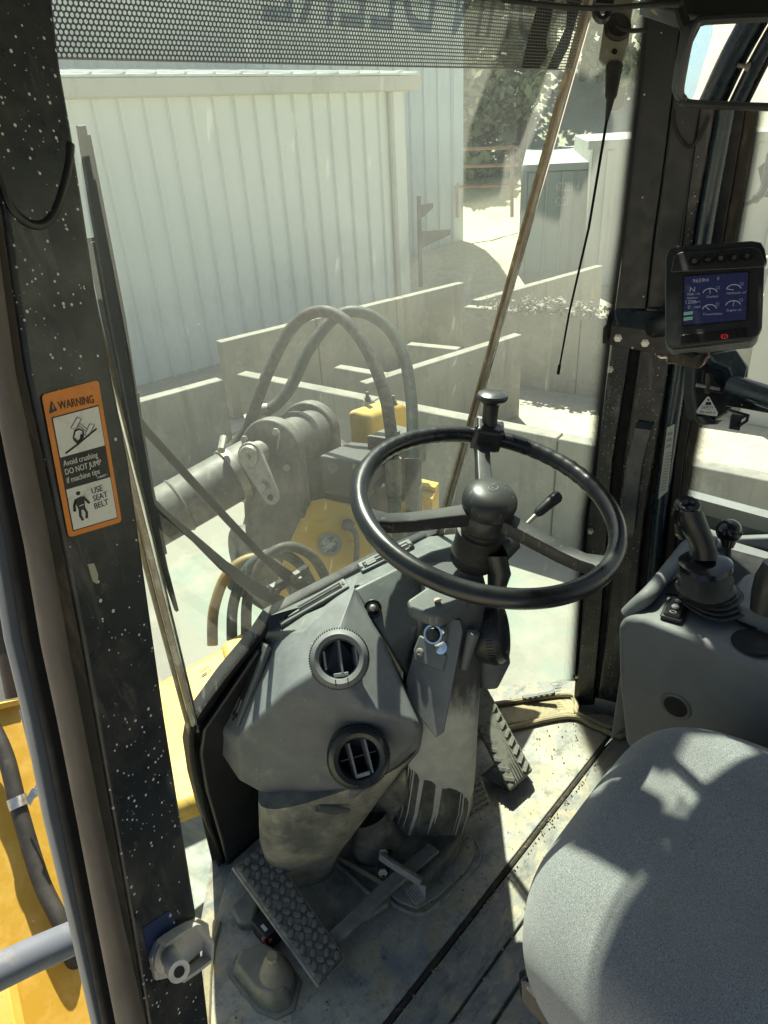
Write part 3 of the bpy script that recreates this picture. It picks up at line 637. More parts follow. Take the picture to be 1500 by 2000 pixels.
part('bolt', MB().lathe([(0, 0), (.016, 0), (.016, .012), (0, .012)], at(650, 915, 2.08), -_f, 6), m_gfr, vb, smooth=False)
yp = thing('yellow_post', 'upright yellow steel post with rust streaks beside the hose ends', 'machine frame', at(835, 1030, 2.4))
part('post', MB().prism([at(800, 962, 2.35), at(822, 937, 2.5), at(857, 944, 2.5), at(845, 975, 2.35)], (0, 0, -.45)), m_yel2, yp, bevel=.004)
part('cap', MB().prism([at(818, 948, 2.4), at(823, 935, 2.5), at(857, 943, 2.5), at(850, 952, 2.4)], (0, 0, -.015)), m_yel, yp)
# hoses
h1 = thing('hydraulic_hose', 'hydraulic hose with printed lettering looping highest to the left', 'hose', at(640, 605, 2.15), 'looping hydraulic hoses')
P1 = [at(480, 850, 2.25), at(500, 790, 2.22), at(530, 712, 2.2), at(570, 640, 2.18), at(618, 609, 2.15), at(668, 622, 2.12), at(715, 680, 2.1), at(748, 760, 2.08), at(762, 830, 2.07), at(768, 900, 2.08)]
part('hose', MB().tube(curve(P1, 8), .0185, 16), m_hose, h1)
part('crimp_sleeve', MB().tube([at(768, 895, 2.08), at(770, 965, 2.12)], .025, 14), m_gfr, h1)
part('lower_hose', MB().tube(curve([at(482, 842, 2.25), at(455, 875, 2.25), at(400, 925, 2.2), at(330, 985, 2.15), at(290, 1010, 2.1)], 6), .022, 14), m_hose, h1)
h2 = thing('hydraulic_hose', 'green tinged hydraulic hose looping behind and to the right of the other', 'hose', at(720, 605, 2.3), 'looping hydraulic hoses')
P2 = [at(516, 806, 2.3), at(545, 785, 2.3), at(572, 748, 2.3), at(605, 680, 2.3), at(655, 620, 2.3), at(705, 610, 2.3), at(757, 640, 2.3), at(790, 700, 2.28), at(803, 780, 2.25), at(806, 850, 2.22), at(808, 900, 2.2)]
part('hose', MB().tube(curve(P2, 8), .0195, 16), m_hoseg, h2)
part('crimp_sleeve', MB().tube([at(806, 895, 2.2), at(808, 1010, 2.22)], .028, 14), m_gfr, h2)
part('elbow_fitting', MB().tube(curve([at(524, 800, 2.3), at(506, 803, 2.3), at(496, 815, 2.3), at(492, 832, 2.3)], 5), .022, 12).lathe([(0, 0), (.03, 0), (.03, .02), (0, .02)], at(494, 822, 2.3), (0, 0, 1), 6), m_steelw, h2)
part('hose_tail', MB().tube(curve([at(768, 960, 2.12), at(775, 1030, 2.15), at(790, 1100, 2.2)], 5), .02, 12).tube(curve([at(808, 1005, 2.22), at(806, 1050, 2.22), at(800, 1110, 2.2)], 5), .021, 12), m_hoseg, h2)
# coiled hoses low on the left
for i, (dx, dy, lab, m_) in enumerate(((0, 0, 'yellow stained thick hose curling up at the lower left outside', M('ochre_stained_hose', (.24, .16, .05), .6, stains=((.025, .03, .028), 7, .45, .6))), (38, -10, 'dark thick hose arching beside the yellow stained one', m_hoseg), (66, -22, 'black hose arching up to the right near the wiper pivots', m_hose))):
    hh = thing('coolant_hose', lab, 'hose', at(500+dx, 1110+dy, 1.9), 'thick hoses low in front of the cab')
    P = [at(415+dx, 1260+dy, 1.9), at(418+dx, 1190+dy, 1.9), at(445+dx, 1120+dy, 1.9), at(495+dx, 1090+dy, 1.92), at(545+dx, 1110+dy, 1.95), at(580+dx, 1170+dy, 2.0)]
    part('hose', MB().tube(curve(P, 8), .0145, 16), m_, hh)
# yellow hood deck just ahead of the glass
fd = thing('yellow_hood', 'sunlit yellow hood panel just outside the left windscreen, scuffed and dusty', 'hood', V(.55, 1.2, .1))
P = [onz(270, 1345, .10), onz(530, 1195, .10), onz(640, 1160, .05), onz(600, 1300, .02), onz(300, 1500, .04)]
a, b, c_ = onz(262, 1352, .10), onz(528, 1205, .10), onz(700, 1165, .02)
ra, rb, rc = onz(285, 1600, .10), onz(560, 1500, .10), onz(760, 1380, .02)
part('panel', MB().prism([a, b, rb, ra], (0, 0, -.06)), m_yel, fd, bevel=.025, seg=5)
part('raised_deck', MB().prism([onz(430, 1255, .12), onz(520, 1207, .12), onz(560, 1300, .12), onz(470, 1380, .12)], (0, 0, -.03)), m_yel, fd, bevel=.018, seg=4)
part('print', MB().box(onz(400, 1305, .104), (.03, .002, .001)).box(onz(404, 1312, .104), (.03, .002, .001)).box(onz(397, 1318, .104), (.02, .002, .001)), m_ink, fd)
fl = thing('step_platform', 'dusty grey green steel platform below the yellow hood', 'platform', V(.1, 1.0, -.5))
part('plate', MB().prism([V(-.6, .55, -.42), V(.75, .95, -.42), V(.9, 1.9, -.42), V(-.6, 2.0, -.42)], (0, 0, -.04)), M('green_grey_plate', (.12, .14, .12), .5, stains=((.3, .3, .22), 4, .45, .7, (3, 1, 1)), spec=.5), fl)
# wipers
FGa, FGb, FGc = .9056, .0218, .232      # windscreen plane y = a + b x - c z
FGn = nrm(V(-FGb, 1, FGc)); FG = Pl(V(0, FGa, 0), FGn)
wp = thing('windscreen_wiper', 'black wiper blade parked along the left edge of the windscreen with slotted spine', 'wiper', FG.hit(350, 1195, -.03))
wq = lambda x, y, o=-.03: FG.hit(x, y, o)
def strip(path, wdt, th, off, nseg=1):
    m_ = MB(); P = [wq(x, y, off) for x, y in path]; n = len(P); vs = []
    for i, p in enumerate(P):
        t = nrm(P[min(i+1, n-1)]-P[max(i-1, 0)]); s_ = nrm(np.cross(t, FGn)); w = wdt if np.isscalar(wdt) else wdt[i]
        vs += [p-s_*w/2-FGn*th/2, p+s_*w/2-FGn*th/2, p+s_*w/2+FGn*th/2, p-s_*w/2+FGn*th/2]
    fs = [(4*i+k, 4*i+(k+1) % 4, 4*i+4+(k+1) % 4, 4*i+4+k) for i in range(n-1) for k in range(4)]+[(3, 2, 1, 0), tuple(4*n-4+k for k in range(4))]
    return m_.add(vs, fs)
part('rubber_blade', strip([(158, 245), (185, 400), (218, 590), (250, 760), (285, 950), (320, 1110), (345, 1192)], [.006, .009, .010, .010, .010, .009, .004], .005, -.016), m_wip, wp)
part('spine', strip([(170, 262), (205, 440), (240, 620), (262, 760), (295, 950), (322, 1080)], .003, .006, -.024), m_wip, wp)
part('spine', strip([(160, 262), (192, 440), (226, 620), (250, 760), (282, 950), (312, 1080)], .0025, .007, -.024), m_wip, wp)
pth = [(176, 470), (202, 600), (232, 740), (252, 850), (276, 960), (290, 1040)]
part('slotted_rail', strip(pth, .004, .010, -.034), m_wip, wp)
part('slotted_rail', strip([(x+14, y-2) for x, y in pth], .003, .010, -.034), m_wip, wp)
for i in range(18):
    t = i/17; k = t*(len(pth)-1); j = min(int(k), len(pth)-2); f_ = k-j; x = pth[j][0]*(1-f_)+pth[j+1][0]*f_; y = pth[j][1]*(1-f_)+pth[j+1][1]*f_
    part('rail_bridge', MB().box(wq(x+7, y, -.034), (.012, .004, .007), [nrm(np.cross(FGn, (0, 0, 1))), FGn, (0, 0, 1)]), m_wip, wp)
part('bridge_clamp', strip([(238, 770), (262, 880)], [.03, .018], .02, -.045), m_wip, wp)
part('arm', strip([(262, 812), (289, 845), (395, 962), (511, 1086), (565, 1128), (600, 1150)], [.010, .010, .011, .012, .022, .024], .007, -.055), m_wip, wp, bevel=.002, seg=2)
part('link_arm', strip([(300, 980), (318, 1000), (380, 1052), (436, 1104), (500, 1150), (562, 1184), (620, 1215)], [.008, .010, .010, .016, .022, .022, .02], .007, -.05), m_wip, wp, bevel=.002, seg=2)
for x, y in ((575, 1124), (531, 1148)):
    part('pivot_nut', MB().lathe([(0, 0), (.012, 0), (.012, .008), (.006, .008), (.006, .016), (0, .016)], wq(x, y, -.05), -FGn, 6), m_gfr, wp, smooth=False)
part('pivot_bracket', strip([(520, 1158), (600, 1112)], .022, .012, -.065), m_wip, wp, bevel=.003, seg=2)
# radio antenna outside the right screen
an = thing('radio_antenna', 'black whip antenna hanging from an olive grey bracket against the right windscreen panel', 'antenna', at(1195, 100, 1.2))
da = .93
bp_ = Pl(at(1200, 80, da), -_f)
bh = lambda x, y, o=0: bp_.hit(x, y, o)
part('bracket', MB().prism([bh(*q) for q in ((1192, -40), (1243, -40), (1228, 85), (1216, 125), (1178, 127), (1170, 115), (1178, 60))], _f*.004), M('olive_grey_bracket', (.20, .20, .15), .6, stains=((.35, .34, .28), 20, .5, .7)), an, bevel=.002, seg=2)
part('grommet', MB().lathe([(0, 0), (.009, 0), (.015, .003), (.018, 0), (.018, -.003)], bh(1207, 52, .004), -_f, 24), m_rub, an)
part('coax_cable', MB().tube(curve([bh(1205, 50, .015), bh(1215, 56, .03), bh(1235, 60, .035), bh(1262, 58, .04)], 5), .0027, 8), m_rub, an)
part('hole', MB().lathe([(0, 0), (.0038, 0), (.0038, .001), (0, .001)], bh(1200, 101, .001), -_f, 16), m_void, an)
part('spring_base', MB().tube([bh(1200, 127), bh(1193, 190)], [.0103, .007], 14).tube([bh(1193, 190), bh(1185, 236)], [.0058, .0022], 12), m_rub, an)
for k in range(9):
    t = k/9; part('ridge', MB().tube([bh(1200-7*t, 129+60*t), bh(1200-7*t-.3, 132+60*t)], .0110-.0034*t, 14), m_rub, an)
part('whip', MB().tube([bh(1185, 235), bh(1150, 445), bh(1112, 610), bh(1093, 715)], [.0019, .0017, .0014, .0012], 8).tube([bh(1093, 713), bh(1090, 731)], .0021, 8), m_wip, an)
# ================================================================ THE CAB SHELL
mb = MB().prism([V(-.02, -1.0, -.03), V(1.36, -1.0, -.03), V(1.36, .60, -.03), V(1.0, .93, -.03), V(.40, .93, -.03), V(.27, .80, -.03), V(.18, .62, -.03), V(.02, .40, -.03)], (0, 0, .028))
cf = struct('cab_floor', mb, m_floor)
FE = .452                                # front edge line of the seat platform
# strips of the seat platform
rows = [(.446, .375, .006), (.370, .322, .010), (.317, .262, .007), (.257, .200, .010), (.195, .12, .008)]
for i, (y0, y1, h) in enumerate(rows):
    part('floor_strip', MB().prism([V(.16, y0, 0), V(1.30, y0, 0), V(1.30, y1, 0), V(.12, y1, 0)], (0, 0, h)), m_floor, cf, bevel=.003, seg=2)
mm = [(.16, .458), (1.272, .458), (1.262, .50), (1.21, .555), (1.075, .661), (1.02, .88), (.43, .89)]+[tuple(onz(x, y, 0)[:2]) for x, y in [(437, 1745), (414, 1830), (404, 1900), (400, 2000), (398, 2120)]]
ft = MB().prism([V(x, y, .0) for x, y in mm], (0, 0, .006))
fm = part('floor_mat', ft, m_mat, None, loc=(.7, .6, 0), bevel=.003, seg=2, label='grey blue rubber floor mat, pale with dust in the sun at the right', cat='floor mat')
part('edge_strip', MB().tube([V(.16, .452, .002), V(1.30, .452, .002)], .0055, 8), m_rubd, cf)
# moulded mat rings round the column foot
ringp = [(870, 1620), (925, 1640), (938, 1670), (925, 1700), (860, 1760), (820, 1785), (775, 1770), (755, 1745)]
part('moulded_ridge', MB().tube(curve([onz(x, y, .006) for x, y in ringp], 6), .004, 8), m_mat, fm)
part('moulded_pad', MB().prism([onz(x, y, .006) for x, y in [(700, 1600), (900, 1600), (925, 1640), (930, 1672), (915, 1700), (855, 1755), (815, 1778), (780, 1765), (700, 1700)]], (0, 0, .006)), m_mat, fm, bevel=.003, seg=2)
# raised beige trim round the right front corner
tr = [onz(x, y, 0) for x, y in [(850, 1395), (1110, 1362), (1126, 1384), (1122, 1398), (1160, 1418), (1190, 1424), (1210, 1417), (1236, 1395), (1262, 1402), (1226, 1442), (1205, 1440), (1110, 1400), (940, 1432), (850, 1450)]]
sl = thing('corner_floor_trim', 'raised beige dusty trim round the foot of the right front pillar', 'floor trim', onz(1110, 1390, 0))
part('tray', MB().prism(tr, (0, 0, .012)), m_sill, sl, bevel=.005, seg=3)
part('inner_lip', MB().tube(curve([onz(x, y, .014) for x, y in [(900, 1442), (987, 1424), (1108, 1399), (1160, 1418), (1205, 1437), (1222, 1432), (1262, 1392)]], 5), .0065, 8), m_sill, sl)
part('outer_lip', MB().tube(curve([onz(x, y, .018) for x, y in [(880, 1389), (987, 1372), (1106, 1356), (1126, 1372), (1127, 1392), (1160, 1408), (1190, 1420), (1215, 1410), (1240, 1385)]], 5), .0065, 8), m_sill, sl)
# left edge: sill strip between glass and mat
part('left_sill', MB().tube(curve([onz(x, y, .010) for x, y in [(424, 1800), (412, 1850), (406, 1900), (402, 2000), (400, 2120)]], 4), .008, 8), m_sill, fm)
# roof, header, right and rear walls
rf = [V(-.05, -1.0, 1.50), V(1.34, -1.0, 1.50), V(1.30, .50, 1.50), V(1.10, .585, 1.50), V(.32, .565, 1.50), V(.1, .35, 1.50)]
struct('cab_roof', MB().prism(rf, (0, 0, .08)), m_paint2, bevel=.01)
mb = MB().tube([V(.30, .60, 1.49), V(1.12, .60, 1.49)], .03, 8).tube([V(1.12, .60, 1.49), V(1.32, .52, 1.49), V(1.33, -.95, 1.49)], .035, 8)
struct('roof_header', mb, m_paint2)
mb = MB().prism([V(1.345, .44, 0), V(1.345, -1.0, 0), V(1.345, -1.0, .60), V(1.345, .44, .60)], (.03, 0, 0))
struct('right_cab_wall', mb, m_cons)
mb = MB().prism([V(-.02, -1.0, 0), V(1.36, -1.0, 0), V(1.36, -1.0, .62), V(-.02, -1.0, .62)], (0, -.03, 0))
struct('rear_cab_wall', mb, m_cons)
for i, (x, w_, lab) in enumerate(((0, .027, 'curved black rear pillar seen in the mirror, the nearer one'), (.058, .018, 'curved black rear pillar seen in the mirror, beside the rubber edge'))):
    t = thing('rear_pillar', lab, 'pillar', V(.72+x, -.95, .6))
    P = curve([V(.66+x, -.95, .6), V(.695+x, -.95, .9), V(.728+x, -.95, 1.08), V(.762+x, -.95, 1.22), V(.86+x, -.95, 1.5)], 6)
    part('post', MB().tube(P, w_, 14), m_paintb, t)
    part('rubber_edge', MB().tube([p+V(w_+.004, .0, 0) for p in P], .006, 8), m_rub, t)
part('lamp_bolt', MB().tube([V(.765, -.935, 1.15), V(.785, -.925, 1.15)], .005, 8).tube([V(.783, -.926, 1.15), V(.79, -.924, 1.15)], .009, 8), m_steelw, bpy.data.objects['rear_pillar.001'])
bv = thing('parked_vehicle', 'light blue vehicle body seen far behind in the mirror', 'vehicle', V(.3, -13, GZ))
part('cabin', MB().prism([V(-2.9, -12, GZ+.4), V(-.42, -12, GZ+.4), V(-.36, -12, GZ+1.5), V(-.55, -12, GZ+2.1), V(-2.7, -12, GZ+2.1), V(-2.9, -12, GZ+1.5)], (0, -4.5, 0)), m_blue, bv, bevel=.06)
part('windscreen', MB().box(V(-1.6, -11.97, GZ+1.7), (2.0, .05, .55)), m_blkg, bv, bevel=.02)
for x in (-2.7, -.5): part('wheel', MB().lathe([(0, 0), (.38, 0), (.41, .04), (.41, .2), (.38, .24), (0, .24)], V(x, -12.6, GZ+.41), (1, 0, 0), 20), m_rub, bv)
part('pole', MB().tube([V(-.45, -12, GZ+1.9), V(-.45, -12, GZ+2.7)], .02, 6), m_dark, bv)
# ---------------------------------------------------------------- windscreen
sLb, sLm = FG.hit(375, 1410), FG.hit(270, 1000); dL = nrm(sLm-sLb); sLt = sLb+dL*((1.46-sLb[2])/dL[2])
sRb, sRt0 = FG.hit(860, 1030), FG.hit(1140, 30); dR = nrm(sRt0-sRb); sRt = sRb+dR*((1.46-sRb[2])/dR[2])
ws = thing('windscreen', 'dusty three panel front windscreen with pale scratched glass and amber edged joints', 'windscreen', FG.hit(600, 900))
def uvgrid(a, b, c, d, nu=2, nv=2):     # a-b bottom, d-c top
    g = []; uv = []
    for j in range(nv+1):
        row = []; ur = []
        for i in range(nu+1):
            s_, t = i/nu, j/nv; p = (a*(1-s_)+b*s_)*(1-t)+(d*(1-s_)+c*s_)*t; row.append(p); ur.append((s_*np.linalg.norm(b-a), t*np.linalg.norm(d-a)))
        g.append(row); uv.append(ur)
    return g, uv
lowL = FG.hit(375, 1410)+V(0, .0, -.04); lowR = sRb-dR*.12
part('front_glass', MB().grid(uvgrid(lowL, lowR, sRt, sLt, 4, 4)[0]), m_glassF, ws, fix=False)
RPt, RPm, RPb = V(1.225, .560, 1.46), V(1.25, .567, .60), V(1.262, .572, .012)
fb = V(.985, .915, .012)
part('right_glass', MB().grid([[fb, RPb], [sRb-dR*.05, RPm], [sRt, RPt]]), m_glassR, ws, fix=False)
LA = V(.189, .40, 1.122); LD = V(.193, .195, 1.0)
Lp = lambda z, dx=0, dy=0: LA+LD*(z-LA[2])+V(dx, dy, 0)
part('left_glass', MB().grid([[Lp(-.02, .0, .05), V(.40, .90, -.02)], [Lp(.45, 0, .05), sLb+V(0, .003, 0)], [Lp(1.46, 0, .04), sLt]]), m_glassL, ws, fix=False)
m_seal = M('clear_joint_seal', (.30, .24, .17), .3, stains=((.50, .46, .38), 35, .45, .6, (1, 1, .2)), spec=.6)
m_sealb = M('amber_edge_seal', (.17, .12, .06), .5, stains=((.40, .33, .2), 60, .5, .65, (1, 1, .4)))
wR = nrm(np.cross(dR, FGn))
for nm, b0, t0, w_ in (('right', sRb-dR*.05, sRt, wR), ('left', sLb-dL*.02, sLt, wR)):
    part('joint_seal', MB().tube([b0-FGn*.004, t0-FGn*.004], .0055, 8), m_seal, ws)
    part('joint_edge', MB().tube([b0+w_*.009-FGn*.002, t0+w_*.009-FGn*.002], .0035, 6).tube([b0-w_*.008-FGn*.002, t0-w_*.008-FGn*.002], .0022, 6), m_sealb, ws)
    part('joint_highlight', MB().tube([b0-FGn*.010-w_*.002, t0-FGn*.010-w_*.002], .0018, 6), m_chrome, ws)
# frit bands along the right glass (pillar side) and round the front glass foot
def frit(path, inward, w=.02, parent=ws, off=V(0, 0, 0), name='frit_band'):
    g0 = []; g1 = []; u0 = []; u1 = []; s_ = 0
    for i, p in enumerate(path):
        if i: s_ += np.linalg.norm(path[i]-path[i-1])
        g0.append(p+off); g1.append(p+inward*w+off); u0.append((s_, -.002)); u1.append((s_, w-.002))
    m_ = MB().grid([g0, g1], [u0, u1]); return part(name, m_, m_frit, parent, fix=False)
RP = Pl(V(1.255, .57, 0), nrm(np.cross(V(.33, -.94, 0), V(0, 0, 1))))
LE = [(1266, -20), (1215, 453), (1186, 673), (1157, 935), (1143, 1010), (1120, 1372)]
def yint(poly, y):
    for (x0, y0), (x1, y1) in zip(poly[:-1], poly[1:]):
        if y0 <= y <= y1: return x0+(x1-x0)*(y-y0)/(y1-y0)
    return poly[0][0] if y < poly[0][1] else poly[-1][0]
RG = lambda x, y: Pl((RPt+RPb)/2, nrm(np.cross(RPt-RPb, sRt-RPt))).hit(x, y, .003)
ys_ = [-20, 200, 453, 673, 935, 1010, 1200, 1330]
gf0 = [RG(yint(LE, y)+6, y) for y in ys_]; gf1 = [RG(yint(LE, y)-22, y) for y in ys_]
s_ = 0; u0 = []; u1 = []
for i in range(len(ys_)):
    if i: s_ += np.linalg.norm(gf0[i]-gf0[i-1])
    u0.append((s_, -.004)); u1.append((s_, .0185))
part('frit_band', MB().grid([gf0, gf1], [u0, u1]), m_frit, ws, fix=False)
# opaque lower front panel and its rubber edge
trim_px = [(830, 1050), (745, 1088), (665, 1131), (590, 1170), (530, 1203), (508, 1236), (440, 1318), (380, 1402), (371, 1455), (380, 1520), (398, 1590), (418, 1640), (434, 1690), (434, 1730), (420, 1790), (408, 1850)]
tp = [FG.hit(x, y) for x, y in trim_px]
lp = thing('lower_front_panel', 'black moulded panel with rubber edge closing the cab below the windscreen', 'panel', V(.6, .88, .2))
back = [V(p[0], FGa+FGb*p[0]-FGc*p[2], p[2]) for p in [V(1.05, 0, .50), V(1.02, 0, -.02)]]
poly = [FG.hit(1000, 985), *tp[:13], V(.40, .91, -.02), V(1.00, .925, -.02)]
part('panel', MB().prism(poly, FGn*.02), m_blk, lp)
part('rubber_edge', MB().tube(curve([p-FGn*.006 for p in tp[:-1]], 4), .0055, 8), m_wip, lp)
fr_in = [p+FGn*.003 for p in tp[:8]]; 
up_ = nrm(V(0, 0, 1)-FGn*FGn[2])
s_ = 0; u0 = []; u1 = []; g0 = []; g1 = []
for i, p in enumerate(fr_in):
    if i: s_ += np.linalg.norm(fr_in[i]-fr_in[i-1])
    t = nrm(fr_in[min(i+1, 7)]-fr_in[max(i-1, 0)]); o_ = np.cross(t, FGn); o_ = o_ if o_[2] > 0 else -o_
    g0.append(p-FGn*.005); g1.append(p-FGn*.005+o_*.018); u0.append((s_, 0)); u1.append((s_, .018))
part('frit_band', MB().grid([g0, g1], [u0, u1]), m_frit, ws, fix=False)
# rolled side bulge of the panel (dark inner recess at the left)
part('side_recess', MB().prism([FG.hit(x, y, .012) for x, y in [(392, 1420), (500, 1262), (530, 1300), (520, 1600), (500, 1640), (445, 1705), (428, 1640), (398, 1540), (386, 1470)]], -FGn*.01), m_blk, lp, bevel=.006)
# lamp-shaped sun blockers added above the windscreen, out of view, to dapple the seat
for lx, ly, lz, w_, h_, lab in ((1.25, .97, 2.08, .11, .15, 'added lamp shaped sun blocker above the cab, the inner one'), (1.44, 1.0, 2.08, .14, .12, 'added lamp shaped sun blocker above the cab, the outer one')):
    t = thing('sun_blocker', lab, 'sun blocker', V(lx, ly-.3, 1.6), 'added sun blockers above the windscreen')
    sd_ = V(.63*.53, .78*.53, .848); ux_ = nrm(np.cross(V(0, 0, 1), sd_)); uy_ = np.cross(sd_, ux_)
    part('housing', MB().loft([(V(lx, ly, lz)+V(0, -.03, 0), V(w_/2, 0, 0), V(0, .02, h_/2)), (V(lx, ly, lz)+V(0, .05, 0), V(w_/2*1.05, 0, 0), V(0, .02, h_/2*1.05))], 28, 4), m_blk, t)
    part('lens', MB().box(V(lx, ly+.075, lz), (w_*.85, .008, h_*.8)), m_glassC, t)
    part('arm', MB().tube([V(lx, ly-.02, lz), V(lx+.22, ly-.30, lz-.05), V(lx+.24, ly-.62, 1.58)], .012, 10), m_paint2, t)  # body, lens and arm all belong to the added sun blocker
# shade screen, rods and top hardware
sc = thing('sun_screen', 'perforated charcoal sun screen pulled down behind the top of the windscreen', 'sun shade', FG.hit(600, 100))
a, b = FG.hit(100, 113, .03), FG.hit(1118, 136, .03); hi = (1.475-a[2])/FG.hit(100, 0, 0)[2]
upv = nrm(V(0, -FGc, 1)); h_ = (1.478-a[2])/upv[2]
g, uv = uvgrid(a, b, b+upv*(h_+.0), a+upv*h_, 6, 3)
part('mesh', MB().grid(g, uv), m_screen, sc, fix=False)
tscr = text('screen_lettering', 'JOHN DEERE', a+(b-a)*.90+upv*.030+FGn*.003, a-b, upv, .125, m_tint, sc, .0, sx=.70)
SCP = Pl(a, FGn)
part('painted_shadow', MB().prism([SCP.hit(x, y, -.003) for x, y in [(1056, -10), (1086, -10), (1066, 80), (1071, 104), (1052, 136), (1018, 136), (1030, 80)]], FGn*.0002), m_shadow_tint, sc)  # cast shadow on the mesh, painted as two dark tinted shapes
part('painted_shadow', MB().prism([SCP.hit(x, y, -.003) for x, y in [(1108, 0), (1136, 0), (1112, 88), (1088, 137), (1068, 137), (1088, 92), (1106, 50)]], FGn*.0002), m_shadow_tint, sc)
part('hem', MB().tube([a, (a*.5+b*.5)+V(0, 0, -.0004), b], .0009, 6), m_inkg, sc)
part('roller', MB().tube([a+upv*h_, b+upv*h_], .018, 14), m_blk, sc)
part('pull_cord', MB().tube(curve([at(900, -8, .82), at(1010, 3, .82), at(1100, 13, .82), at(1180, 16, .8), at(1260, 10, .78), at(1330, 8, .7)], 5), .0028, 8), m_rub, sc)
part('hook_ring', MB().tube([at(1176, 22, .84)+(_r*math.cos(t)*.9+_u*math.sin(t)*1.25)*.0085 for t in np.linspace(0, 6.28, 18)[:-1]], .0045, 8, closed=True).tube([at(1160, 8, .84), at(1195, 10, .84)], .009, 8), m_blk, sc)
hb = thing('roof_lining_edge', 'dark roof lining edge with beige foam at the top right', 'lining', at(1380, 5, .9))
part('beam', MB().prism([at(1262, -30, .98), at(1560, -30, .80), at(1560, 42, .80), at(1480, 38, .83), at(1330, 26, .92), at(1262, 4, .98)], _f*.03), m_blk, hb, bevel=.006)
part('foam', MB().loft([(at(1262, 12, .99), _r*.002, _u*.002), (at(1285, 18, .97), _r*.006, _u*.009), (at(1320, 24, .95), _r*.006, _u*.012), (at(1345, 22, .94), _r*.003, _u*.004)], 14, 2.2), M('beige_foam', (.24, .20, .13), .9, bump=(60, .5, .003)), hb)
# ---------------------------------------------------------------- left front pillar
nL = nrm(np.cross(V(-.95, -.30, 0), LD)); LP = Pl(LA, nL)
def strip_px(P, L, Rr, ys, off, th, m_, name, parent, bevel=0, **k):
    """long moulding between two surveyed edges, lying in plane P"""
    g = [(P.hit(yint(L, y), y, off), P.hit(yint(Rr, y), y, off)) for y in ys]
    n = -P.toward(); mb_ = MB(); vs = []; fs = []
    for i, (a, b) in enumerate(g): vs += [a, b, b+n*th, a+n*th]
    for i in range(len(g)-1):
        for q in range(4): fs.append((4*i+q, 4*i+(q+1) % 4, 4*i+4+(q+1) % 4, 4*i+4+q))
    fs += [(3, 2, 1, 0), tuple(4*len(g)-4+q for q in range(4))]
    return part(name, mb_.add(vs, fs), m_, parent, bevel=bevel, **k)
lf = thing('left_front_pillar', 'dark pillar at the left spattered with pale droplets, with rubber seals along its edge', 'pillar', LP.hit(300, 1900))
ysL = [-60, 130, 250, 430, 560, 730, 900, 1060, 1250, 1400, 1600, 1800, 2060]
e_r = [(100, -60), (122, 130), (152, 300), (190, 560), (222, 730), (255, 900), (287, 1130), (325, 1400), (360, 1620), (405, 1900), (418, 2060)]
e_s = [(-60, -60), (-30, 200), (10, 430), (46, 700), (90, 900), (130, 1090), (168, 1290), (205, 1500), (245, 1730), (285, 1950), (300, 2060)]
e_q = [(-80, -60), (-50, 200), (-14, 430), (20, 700), (62, 900), (98, 1090), (132, 1290), (172, 1500), (215, 1730), (262, 1950), (284, 2060)]
e_t = [(-120, -60), (-90, 200), (-60, 430), (-22, 700), (18, 900), (58, 1090), (88, 1270), (124, 1430), (150, 1560), (198, 1800), (240, 2000), (252, 2060)]
e_u = [(-150, -60), (-120, 200), (-95, 430), (-50, 700), (-12, 900), (26, 1090), (54, 1270), (92, 1430), (118, 1560), (166, 1800), (206, 2000), (218, 2060)]
e_v = [(-190, -60), (-160, 200), (-130, 430), (-90, 700), (-48, 900), (-8, 1090), (16, 1250), (60, 1430), (82, 1560), (140, 1800), (185, 2000), (198, 2060)]
strip_px(LP, e_s, e_r, ysL, 0, .05, m_paint, 'post', lf, bevel=.004)
strip_px(LP, e_q, e_s, ysL, .004, .02, m_rubd, 'bulb_seal', lf, bevel=.004)
g = [(LP.hit((yint(e_t, y)+yint(e_q, y))/2, y, .010)) for y in ysL]
wd = [np.linalg.norm(LP.hit(yint(e_q, y), y)-LP.hit(yint(e_t, y), y))/2*.98 for y in ysL]
part('trim_tube', MB().tube(g, wd, 16), m_trim, lf)
strip_px(LP, e_u, e_t, ysL, -.012, .006, m_void, 'door_seal', lf, bevel=.003)
strip_px(LP, e_v, e_u, ysL, -.020, .006, m_steel2, 'door_frame_edge', lf, bevel=.003)
part('red_reflector', MB().prism([LP.hit(x, y, -.028) for x, y in [(24, 1278), (58, 1262), (66, 1335), (40, 1345)]], LP.toward()*.002), M('faded_red_reflector', (.30, .06, .05), .4), lf)
part('pressed_ridge', MB().tube(curve([LP.hit(x, y, .0) for x, y in [(-30, 250), (2, 350), (22, 405), (55, 436), (88, 437), (112, 405), (133, 330), (138, 280)]], 6), .0026, 8, flat=(LP.toward(), .6)), m_paint2, lf)
part('blue_patch', MB().prism([LP.hit(x, y, .0) for x, y in [(278, 1812), (330, 1778), (345, 1810), (300, 1870), (288, 1868)]], LP.toward()*.0006), M('blue_paint_patch', (.015, .03, .09), .4, specks=((.6, .6, .6), 190, .35, .6, 5.0, 1.0)), lf)
part('chipped_filler', MB().prism([LP.hit(x, y, .0) for x, y in [(170, 1102), (182, 1100), (190, 1122), (189, 1140), (180, 1136)]], LP.toward()*.0008), M('chipped_paint', (.33, .32, .24), .8), lf)
